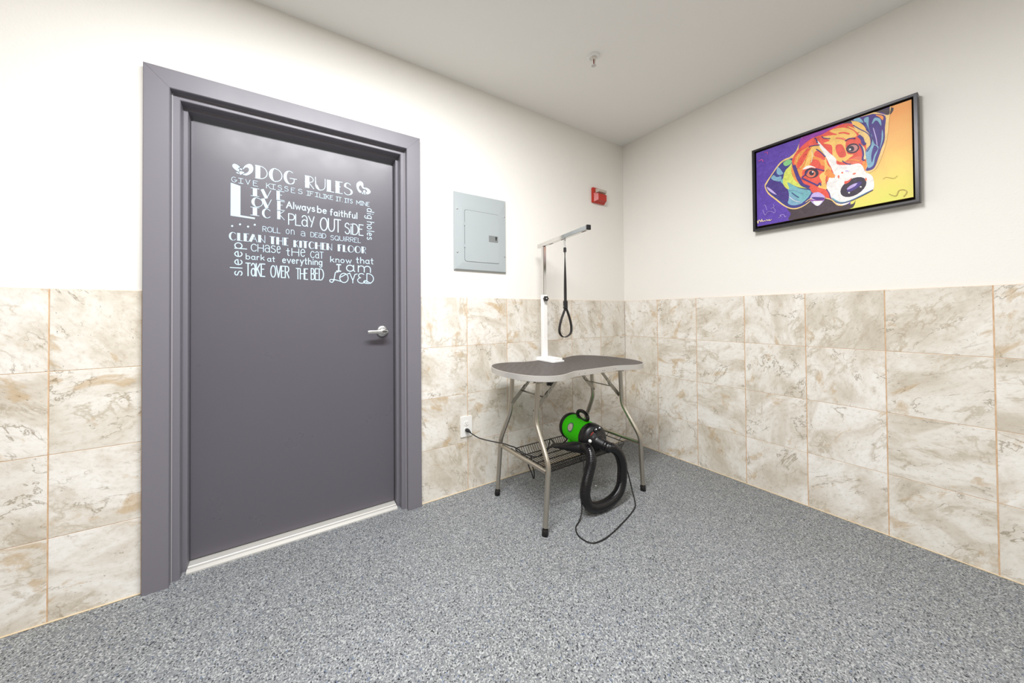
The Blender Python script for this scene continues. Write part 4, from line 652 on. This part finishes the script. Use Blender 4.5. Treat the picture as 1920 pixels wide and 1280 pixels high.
for s in (-1, 1):
    for fb in (-1, 1): leg(s, fb)
    xt, xb_ = (-1.39, -1.4555) if s < 0 else (-.70, -.6445)
    X = lambda z, xt=xt, xb_=xb_: xb_+(xt-xb_)*z/.785
    MB().tube([(X(.308), -.601, .308), (X(.308), -.165, .308)], .0125, 14).build('crossbar', M_steel, tb)
    MB().tube([(xt, -.49, .772), (xt, -.24, .772)], .011, 12).build('pivot_bar', M_steel, tb)
    for y in (-.49, -.24):
        MB().box((xt-.022, y-.016, .748), (xt+.022, y-.0142, .7845)).box((xt-.022, y+.0142, .748), (xt+.022, y+.016, .7845)).box((xt-.022, y-.016, .783), (xt+.022, y+.016, .785)).build('leg_bracket', M_galv, tb)
    inn = -s
    xtop = (-1.205 if s < 0 else -.885)
    for y in (-.474, -.256):
        a = Vector((xtop, y, .783)); b = Vector((X(.585), y, .585)); mid = a.lerp(b, .52)+Vector((0, 0, -.004))
        br = MB().bar(a, mid, .003, .022, (0, 1, 0)) if False else MB()
        d1 = (mid-a).normalized(); 
        br.bar(a, mid+d1*.012, .020, .003, (0, 1, 0)); br.bar(mid-d1*.012+Vector((0, .0035, 0)), b+Vector((0, .0035, 0)), .024, .003, (0, 1, 0))
        o = br.build('brace', M_galv, tb)
        for p in (a+Vector((0, 0, -.015)), mid, mid.lerp(a, .25), b): MB().tube([p+Vector((0, -.005, 0)), p+Vector((0, .008, 0))], .004, 8).build('bolt', M_satin, o)
    m1 = Vector((xtop, 0, .783)).lerp(Vector((X(.585), 0, .585)), .60)
    MB().bar((m1.x, -.474, m1.z-.01), (m1.x, -.256, m1.z-.01), .020, .003, (0, 0, 1)).build('brace_tie', M_galv, tb)
# wire shelf hung between the two crossbars
wb = MB(); bx0, bx1 = -1.372, -.705; ry0, ry1, rz = -.535, -.215, .290; fy0_, fy1_, fz_ = -.505, -.245, .250
def rect(x0, x1, y0, y1, z, r):
    P = []
    for cx, cy, a0 in ((x1-r, y1-r, 0), (x0+r, y1-r, 90), (x0+r, y0+r, 180), (x1-r, y0+r, 270)): P += [(cx+r*cos(radians(a0+22.5*i)), cy+r*sin(radians(a0+22.5*i)), z) for i in range(5)]
    return P
wb.tube(rect(bx0, bx1, ry0, ry1, rz, .03), .0028, 6, closed=True)
n_ = 36
for i in range(n_):
    x = bx0+.022+(bx1-bx0-.044)*i/(n_-1)
    wb.tube([(x, ry0, rz), (x, fy0_-.012, fz_+.012), (x, fy0_, fz_), (x, fy1_, fz_), (x, fy1_+.012, fz_+.012), (x, ry1, rz)], .0019, 5)
for y in (fy0_, -.44, -.375, -.31, fy1_): wb.tube([(bx0+.004, y, fz_-.002), (bx1-.004, y, fz_-.002)], .0028, 6)
for x in (bx0, bx1):
    for y in (-.48, -.375, -.27):
        wb.tube([(x, y, rz), (x+(.006 if x < -1 else -.006), y, fz_)], .0014, 5)
        hk = x-.055 if x < -1 else x+.045
        wb.tube([(x, y, rz), ((x+hk)/2, y, rz+.012), (hk, y, .3235)], .002, 5)
wb.build('wire_shelf', M_wire, tb)

# ------------------------------------------------------------------ grooming arm
GX, GY = -1.058, -.147
ga = empty('grooming_stand', (GX, GY, TZ), 'upright grooming arm, white below and chrome above, clamped to the table edge', 'stand')
bp = MB()
bp.prism([(-1.118, -.125), (-1.118, -.285), (-1.108, -.302), (-1.02, -.302), (-1.008, -.288), (-1.004, -.125)], TZ+.0015, TZ+.010)
bp.prism([(-1.108, -.119), (-1.110, -.278), (-1.100, -.292), (-1.028, -.292), (-1.016, -.280), (-1.012, -.119)], TZ+.010, TZ+.024)
bp.box((-1.108, -.125, .70), (-1.008, -.119, TZ+.024)); bp.box((-1.09, -.25, .70), (-1.03, -.119, .706))
bp.build('clamp', M_whitepc, ga)
kb = MB().tube([(-1.07, -.22, .66), (-1.07, -.22, .778)], .005, 10).build('clamp_screw', M_satin, ga)
kn = MB(); k = 30; rr_ = lambda a: .026+.003*cos(6*a)
kn.prism([(-1.07+rr_(2*pi*j/k)*cos(2*pi*j/k), -.22+rr_(2*pi*j/k)*sin(2*pi*j/k)) for j in range(k)], .652, .674, 0, True); kn.build('clamp_knob', M_black, ga)
w_ = .0185
MB().box((GX-w_, GY-w_*.8, TZ+.022), (GX+w_, GY+w_*.8, 1.263), 0, .003).build('lower_post', M_whitepc, ga)
MB().box((GX-.0125, GY-.0125, 1.255), (GX+.0125, GY+.0125, 1.598), 0, .0025).build('upper_post', M_chrome, ga)
hk = MB(); k = 40; D = axisM((GX-.006, GY-w_*.8, 1.236), (-.1, -1, 0)); rr2 = lambda a: .0165+.0022*cos(6*a)
vs = [D @ Vector((rr2(2*pi*j/k)*cos(2*pi*j/k), rr2(2*pi*j/k)*sin(2*pi*j/k), h)) for h in (.006, .022) for j in range(k)]
hk.add(vs, [(j, (j+1) % k, k+(j+1) % k, k+j) for j in range(k)], 0, True); hk.add(vs[:k], [tuple(range(k))]); hk.add(vs[k:], [tuple(range(k))])
hk.lathe([(.007, 0), (.007, .006)], 12, D); o = hk.build('height_knob', M_black, ga)
MB().lathe([(.006, .022), (.005, .026), (.0001, .027)], 12, D).build('knob_cap', M_satin, o)
MB().tube([(GX, GY-w_*.8-.006, 1.205), (GX, GY-w_*.8+.001, 1.205)], .003, 8).build('stop_pin', M_satin, ga)
AZ = 1.6125; A = Vector((-1.042, -.075, AZ)); B = Vector((-1.146, -.640, AZ)); dA = (B-A).normalized()
def sqbar(a, b, w, bev=.002):
    m = MB().box((-w/2, -w/2, 0), (w/2, w/2, (b-a).length), 0, bev); M = axisM(a, b-a); m.v = [tuple(M @ Vector(v)) for v in m.v]; return m
sqbar(A, B, .027, .0035).build('arm_bar', M_chrome, ga)
sqbar(B-dA*.0005, B+dA*.006, .0285, .003).build('end_cap', M_black, ga)
sqbar(A-dA*.003, A+dA*.001, .022).build('end_plug', M_satin, ga)
HP = A+dA*((-.406-A.y)/dA.y)
for t in (.12, .30, .55, .93):
    p = A+(B-A)*t
    MB().bar(p-dA*.02+Vector((0, 0, -.0138)), p+dA*.02+Vector((0, 0, -.0138)), .008, .001, (0, 0, 1)).build('slot', M_dark, ga)
ey = MB(); ey.tube([HP+Vector((.007*cos(a*pi/5), 0, -.0135-.006+.007*sin(a*pi/5))) for a in range(10)], .0015, 6, closed=True); ey.build('eyelet', M_satin, ga)

# ------------------------------------------------------------------ grooming noose
hx_, hy_ = HP.x, HP.y
ns = empty('grooming_noose', (hx_, hy_, 1.58), 'black webbing noose with a metal snap clip hanging from the grooming arm', 'noose')
cl = MB(); cl.tube([(hx_+.006*cos(a*pi/6), hy_+.002, 1.5855+.011*sin(a*pi/6)) for a in range(12)], .0016, 6, closed=True)
cl.tube([(hx_, hy_+.002, 1.574), (hx_, hy_+.002, 1.556)], .004, 8); cl.tube([(hx_+.0075*cos(a*pi/6), hy_+.002, 1.549+.0075*sin(a*pi/6)) for a in range(12)], .0015, 6, closed=True)
cl.build('snap_clip', M_satin, ns)
def webbing(path, w, t, tw, name):
    """flat strap along path; tw(i) = angle of its width direction in plan"""
    m = MB(); k = len(path); vs = []
    for i, p in enumerate(path):
        a = tw(i/(k-1)); p = Vector(p); d = (Vector(path[min(i+1, k-1)])-Vector(path[max(i-1, 0)])).normalized()
        u = Vector((cos(a), sin(a), 0)); u = (u-d*u.dot(d)).normalized(); v = d.cross(u)
        ww = w(i/(k-1)) if callable(w) else w
        vs += [p-u*ww/2-v*t/2, p+u*ww/2-v*t/2, p+u*ww/2+v*t/2, p-u*ww/2+v*t/2]
    m.add(vs, [(i*4+j, i*4+(j+1) % 4, (i+1)*4+(j+1) % 4, (i+1)*4+j) for i in range(k-1) for j in range(4)])
    m.add(vs[:4], [(0, 1, 2, 3)]); m.add(vs[-4:], [(0, 1, 2, 3)]); return m.build(name, M_strapgrey, ns)
webbing([(hx_, hy_, 1.545-.335*i/24) for i in range(25)], .017, .0055, lambda f: radians(62)-radians(95)*f, 'strap')
MB().box((hx_-.007, hy_-.006, 1.515), (hx_+.007, hy_+.006, 1.542), 0, .001).build('stitched_end', M_strapgrey, ns)
MB().box((hx_-.0125, hy_-.009, 1.163), (hx_+.0125, hy_+.009, 1.212), 0, .003).build('slider', M_black, ns)
MB().tube([(hx_-.02, hy_, 1.176), (hx_+.002, hy_, 1.178)], .003, 8).build('slider_button', M_satin, ns)
lp = [(0, 1.168), (-.014, 1.135), (-.030, 1.095), (-.041, 1.055), (-.043, 1.020), (-.030, .996), (-.008, .986), (.018, .994), (.037, 1.012), (.041, 1.045), (.034, 1.085), (.020, 1.130), (.004, 1.168)]
pp_ = [(hx_+x*1.22, hy_+x*.04, z) for x, z in lp]
webbing([tuple(q) for q in sub(pp_, 5, False)], .018, .003, lambda f: radians(92), 'loop')
# ------------------------------------------------------------------ pet dryer
F = Vector((-.972, -.525, .358)); R = Vector((-.908, -.245, .358)); ax = (F-R).normalized(); Ld = (F-R).length
dr = empty('pet_dryer', (-.94, -.385, .25), 'lime green pet dryer with thick black hose, on the wire shelf under the table', 'dryer')
DM = axisM(R, ax)
MB().lathe([(.001, -.004), (.05, -.006), (.080, -.002), (.083, .012), (.084, .014), (.0855, .05), (.0862, .12), (.0862, .205), (.0850, .222), (.0838, .236)], 48, DM).build('housing', M_green, dr)
MB().lathe([(.084, .021), (.0895, .018), (.0915, .006), (.0905, -.006), (.085, -.013), (.079, -.012)], 48, DM).build('rear_ring', M_black, dr)
fc = MB().lathe([(.0850, .222), (.0895, .226), (.0900, .240), (.0885, .262), (.082, .276), (.062, .288), (.036, .294), (.034, .300), (.001, .300)], 48, DM).build('front_cover', M_black, dr)
xs = DM.to_3x3() @ Vector((1, 0, 0)); ys = DM.to_3x3() @ Vector((0, 1, 0))    # ys ~ up
if ys.z < 0: ys = -ys
sx = -1 if xs.x > 0 else 1        # local sign for "towards photo left" (-x)
def on_face(dx, dz, h=.287): return R+ax*h+Vector((dx, 0, 0))*1.0+Vector((0, 0, dz))
def dome(p, d, r, h, m, name, par, n=20): return MB().lathe([(r, -.006), (r, h*.5), (r*.8, h*.9), (.0001, h)], n, axisM(p, d)).build(name, m, par)
dome(on_face(-.052, .004, .285), (ax+Vector((-.35, 0, .02))).normalized(), .0095, .006, M_white, 'white_switch', fc)
for dx, dz, r in ((-.008, .058, .013), (.022, .062, .012)):
    k_ = dome(on_face(dx, dz, .280), (ax+Vector((0, 0, .45))).normalized(), r, .020, M_dark, 'dial_knob', fc)
    dd = (ax+Vector((0, 0, .45))).normalized()
    MB().lathe([(.004, 0), (.0001, .001)], 8, axisM(on_face(dx, dz+.006, .280)+dd*.0195, dd)).build('knob_mark', M_white, k_)
rm = MB()
for i in range(5):
    q = on_face(-.046+.006*i, .040+.004*(i % 2)+.002*i, .283-.001*i); dd = (ax+Vector((-.25, 0, .3))).normalized()
    D_ = axisM(q+dd*.0065, dd); rm.v += [tuple(D_ @ Vector(v)) for v in ((-.0018, -.004, 0), (.0018, -.003, 0), (.002, .004, 0), (-.001, .003, 0))]; o_n = len(rm.v)-4; rm.f.append([o_n, o_n+1, o_n+2, o_n+3]); rm.mi.append(0); rm.sm.append(False)
rm.build('red_marking', M_labelred, fc)
# outlet spout, then the ribbed cuff of the hose
sp_d = (ax+Vector((.38, 0, -.18))).normalized(); so = on_face(.012, -.012, .285)
MB().lathe([(.040, -.010), (.0395, .012), (.034, .018), (.033, .055), (.0305, .058)], 32, axisM(so, sp_d)).build('outlet_spout', M_black, dr)
# round badge on the side of the drum, towards the camera and the door
bd = Vector((-.80, 0, .36)); bd = (bd-ax*bd.dot(ax)).normalized(); bc = R+ax*.118
def patch(r0, r1, lift, name, m, par, k=28):
    mb = MB(); vs = []
    side = ax.cross(bd).normalized()
    for rr in ([r0] if r0 > 0 else [])+[(r0+r1)/2, r1]:
        for j in range(k):
            a = 2*pi*j/k; s = rr*cos(a); t = rr*sin(a); th_ = t/.087
            vs.append(bc+ax*s+(bd*cos(th_)+side*sin(th_))*(.0862+lift))
    nr = len(vs)//k
    mb.add(vs, [(i*k+j, i*k+(j+1) % k, (i+1)*k+(j+1) % k, (i+1)*k+j) for i in range(nr-1) for j in range(k)], 0, True)
    if r0 == 0: mb.add(vs[:k], [tuple(range(k))])
    return mb.build(name, m, par)
bg = patch(0, .031, .0008, 'badge', M_gasket, dr)
mb_ = mat('badge_face', hexc('E9E6DC'), .3); v_ = coords(mb_); L(mb_, ramp(mb_, noise(mb_, v_, 120, 2), [(.45, hexc('F1EFE9')), (.55, hexc('E4E0D6')), (.62, hexc('D6B070')), (.68, hexc('E9E6DC'))]), BS(mb_).inputs['Base Color'])
patch(0, .025, .0014, 'badge_face', mb_, bg)
# handle: an upright flattened loop standing on the drum, along its axis
hc = R+ax*.142+Vector((0, 0, .108)); hp = []
for j in range(28):
    a = 2*pi*j/28; hp.append(hc+ax*(.058*cos(a))+Vector((0, 0, .029*sin(a))))
MB().tube(hp, .0115, 12, closed=True).build('handle', M_black, dr)
for h in (.045, .20):
    for s in (-1, 1):
        p = R+ax*h+Vector((s*.045, 0, -.072)); MB().tube([p, p+Vector((s*.016, 0, -.034))], [.012, .009], 12).build('foot', M_green if h < .1 else M_black, dr)
# hose
cuff0 = so+sp_d*.052
hs = [cuff0, cuff0+sp_d*.022, (-.922, -.612, .328), (-.884, -.622, .287), (-.861, -.624, .22), (-.862, -.624, .156), (-.872, -.625, .106), (-.906, -.626, .062), (-.972, -.627, .036), (-1.060, -.627, .032), (-1.132, -.622, .050), (-1.165, -.616, .102), (-1.158, -.612, .165), (-1.122, -.606, .240), (-1.100, -.602, .292), (-1.086, -.580, .330), (-1.078, -.545, .340), (-1.066, -.500, .325)]
P = sub(hs, 20, False); rs = []; acc = 0
for i, p in enumerate(P):
    if i: acc += (P[i]-P[i-1]).length
    rs.append(.0290+.0011*sin(acc*2*pi/.0078))
PP = []; tot = acc
# resample finely so that the corrugation reads
def resample(P, step):
    out = [P[0]]; d = 0
    for a, b in zip(P, P[1:]):
        l = (b-a).length
        while d+l >= step:
            t = (step-d)/l; a = a.lerp(b, t); out.append(a); l = (b-a).length; d = 0
        d += l
    return out
PP = resample(P, .0026)
MB().tube(PP, [.0288+(.0008 if i % 3 == 0 else -.0006) for i in range(len(PP))], 20).build('hose', M_hose, dr)
MB().lathe([(.0305, -.004), (.0335, .0), (.0335, .012), (.0315, .014), (.0335, .016), (.0335, .028), (.031, .034)], 28, axisM(cuff0, sp_d)).build('hose_cuff', M_black, dr)
# flat concentrator nozzle on the other end of the hose
n0 = Vector((-1.066, -.505, .326)); n1 = Vector((-1.150, -.325, .303)); nd = (n1-n0); nz = nd.normalized(); sd = nz.cross(Vector((0, 0, 1))).normalized(); un = sd.cross(nz)
sec = []; K = 20
for f_, ww, hh in ((-.04, .029, .029), (.05, .032, .032), (.22, .033, .032), (.30, .034, .030), (.55, .036, .022), (.80, .038, .012), (1.0, .039, .006)):
    c_ = n0+nd*f_
    for j in range(K): sec.append(c_+sd*ww*cos(2*pi*j/K)+un*hh*sin(2*pi*j/K))
nm = MB(); nm.add(sec, [(i*K+j, i*K+(j+1) % K, (i+1)*K+(j+1) % K, (i+1)*K+j) for i in range(6) for j in range(K)], 0, True); nm.add(sec[:K], [tuple(range(K))]); nm.add(sec[-K:], [tuple(range(K))])
nm.build('concentrator_nozzle', M_black, dr)

# ------------------------------------------------------------------ power cord
pcord = empty('power_cord', (-1.30, -.74, 0), 'thin black power cord plugged into the wall outlet and looping over the floor', 'cord')
cr = .0036
c1 = [(-1.5905, -.045, .385), (-1.575, -.058, .372), (-1.545, -.085, .352), (-1.50, -.12, .338), (-1.46, -.16, .331), (-1.428, -.195, .3265), (-1.395, -.215, .312), (-1.362, -.222, .297), (-1.330, -.255, .270), (-1.30, -.30, .258), (-1.27, -.33, .258), (-1.22, -.31, .258), (-1.17, -.30, .262), (-1.145, -.29, .30), (-1.12, -.27, .318), (-1.095, -.262, .30), (-1.06, -.262, .262), (-.99, -.250, .258), (-.93, -.235, .275), (-.912, -.228, .33)]
MB().tube([tuple(q) for q in sub(c1, 6, False)], cr, 8).build('cord_run', M_rubber, pcord)
c2 = [(-1.340, -.31, .262), (-1.333, -.31, .240), (-1.318, -.30, .20), (-1.295, -.30, .150), (-1.283, -.30, .118), (-1.276, -.30, .125), (-1.280, -.30, .165), (-1.300, -.305, .21), (-1.31, -.31, .262)]
MB().tube([tuple(q) for q in sub(c2, 6, False)], cr, 8).build('hanging_loop', M_rubber, pcord)
c3 = [(-1.085, -.50, .262), (-1.112, -.548, .272), (-1.130, -.572, .262), (-1.146, -.585, .215), (-1.172, -.595, .165), (-1.186, -.605, .10), (-1.196, -.618, .045), (-1.228, -.630, .008), (-1.283, -.658, .0037), (-1.318, -.715, .0037), (-1.306, -.782, .0037), (-1.240, -.799, .0037), (-1.144, -.787, .0037), (-1.022, -.759, .0037), (-.921, -.731, .0037), (-.848, -.702, .0037), (-.790, -.655, .006), (-.752, -.612, .030), (-.757, -.595, .10), (-.775, -.585, .18), (-.792, -.572, .245), (-.805, -.552, .300), (-.83, -.515, .275), (-.86, -.48, .262)]
MB().tube([tuple(q) for q in sub(c3, 6, False)], cr, 8).build('floor_loop', M_rubber, pcord)
pg = MB(); D = axisM((-1.5945, -.0088, .3905), (.12, -1, -.10))
K = 16; prf2 = [(.0125, .010, 0), (.0135, .011, .004), (.0135, .011, .016), (.0115, .009, .024), (.006, .006, .030), (.0055, .0055, .042)]
vs = [D @ Vector((a*cos(2*pi*j/K), b*sin(2*pi*j/K), h)) for a, b, h in prf2 for j in range(K)]
pg.add(vs, [(i*K+j, i*K+(j+1) % K, (i+1)*K+(j+1) % K, (i+1)*K+j) for i in range(5) for j in range(K)], 0, True); pg.add(vs[:K], [tuple(range(K))]); pg.add(vs[-K:], [tuple(range(K))])
pg.build('plug', M_black, pcord)

# ------------------------------------------------------------------ crumbs on the floor
def crumb(x, y, s, label, seed):
    bm = bmesh.new(); bmesh.ops.create_icosphere(bm, subdivisions=2, radius=s); rnd = random.Random(seed)
    for v in bm.verts: v.co *= .7+.6*rnd.random(); v.co.z *= .45
    zmin = min(v.co.z for v in bm.verts); me = bpy.data.meshes.new('crumb'); 
    for v in bm.verts: v.co.z -= zmin
    bm.to_mesh(me); bm.free(); me.materials.append(M_white); o = bpy.data.objects.new('paper_scrap', me); C.objects.link(o); o.location = (x, y, 0)
    tag(o, label, 'debris', 'white scraps on the floor')
crumb(-.857, -.413, .006, 'tiny white scrap on the floor, inside the curve of the black hose', 1)
crumb(-.301, -.608, .004, 'tiny white scrap on the floor between the table and the right wall', 2)
# ------------------------------------------------------------------ lights
def area(name, loc, rot, sx, sy, power, col=(.985, .99, 1.0), spread=162):
    l = bpy.data.lights.new(name, 'AREA'); l.shape = 'RECTANGLE'; l.size = sx; l.size_y = sy; l.energy = power; l.color = col; l.spread = radians(spread)
    o = bpy.data.objects.new(name, l); C.objects.link(o); o.location = loc; o.rotation_euler = rot; return o
area('ceiling_tube_door', (-2.35, -1.25, 2.632), (0, 0, 0), 1.5, .3, 92, spread=180)
area('ceiling_tube_back', (-.9, -3.2, 2.632), (0, 0, 0), 1.2, .3, 14)
area('added_fill_rear', (-3.3, -3.0, 2.632), (0, 0, 0), 1.2, .3, 34)  # added fill lamp, brightens the left side of the floor
wd = bpy.data.worlds.new('world'); scn.world = wd; wd.use_nodes = True
wd.node_tree.nodes['Background'].inputs[0].default_value = (1, 1, 1, 1); wd.node_tree.nodes['Background'].inputs[1].default_value = .3
# ------------------------------------------------------------------ camera
cd = bpy.data.cameras.new('camera'); cam = bpy.data.objects.new('camera', cd); C.objects.link(cam)
cd.sensor_width = 36; cd.lens = CAM['f']/1920*36; cd.shift_x = (960-CAM['ppx'])/1920; cd.shift_y = (CAM['ppy']-640)/1920; cd.clip_start = .05
Rv, Uv, Fv = (Vector(CAM[k]) for k in 'RUF')
M = Matrix((Rv, Uv, -Fv)).transposed().to_4x4(); M.translation = Vector(CAM['C']); cam.matrix_world = M
scn.camera = cam
vs_ = scn.view_settings; vs_.view_transform = 'Standard'; vs_.look = 'None'; vs_.gamma = 1; vs_.use_curve_mapping = False; vs_.exposure = 0.0
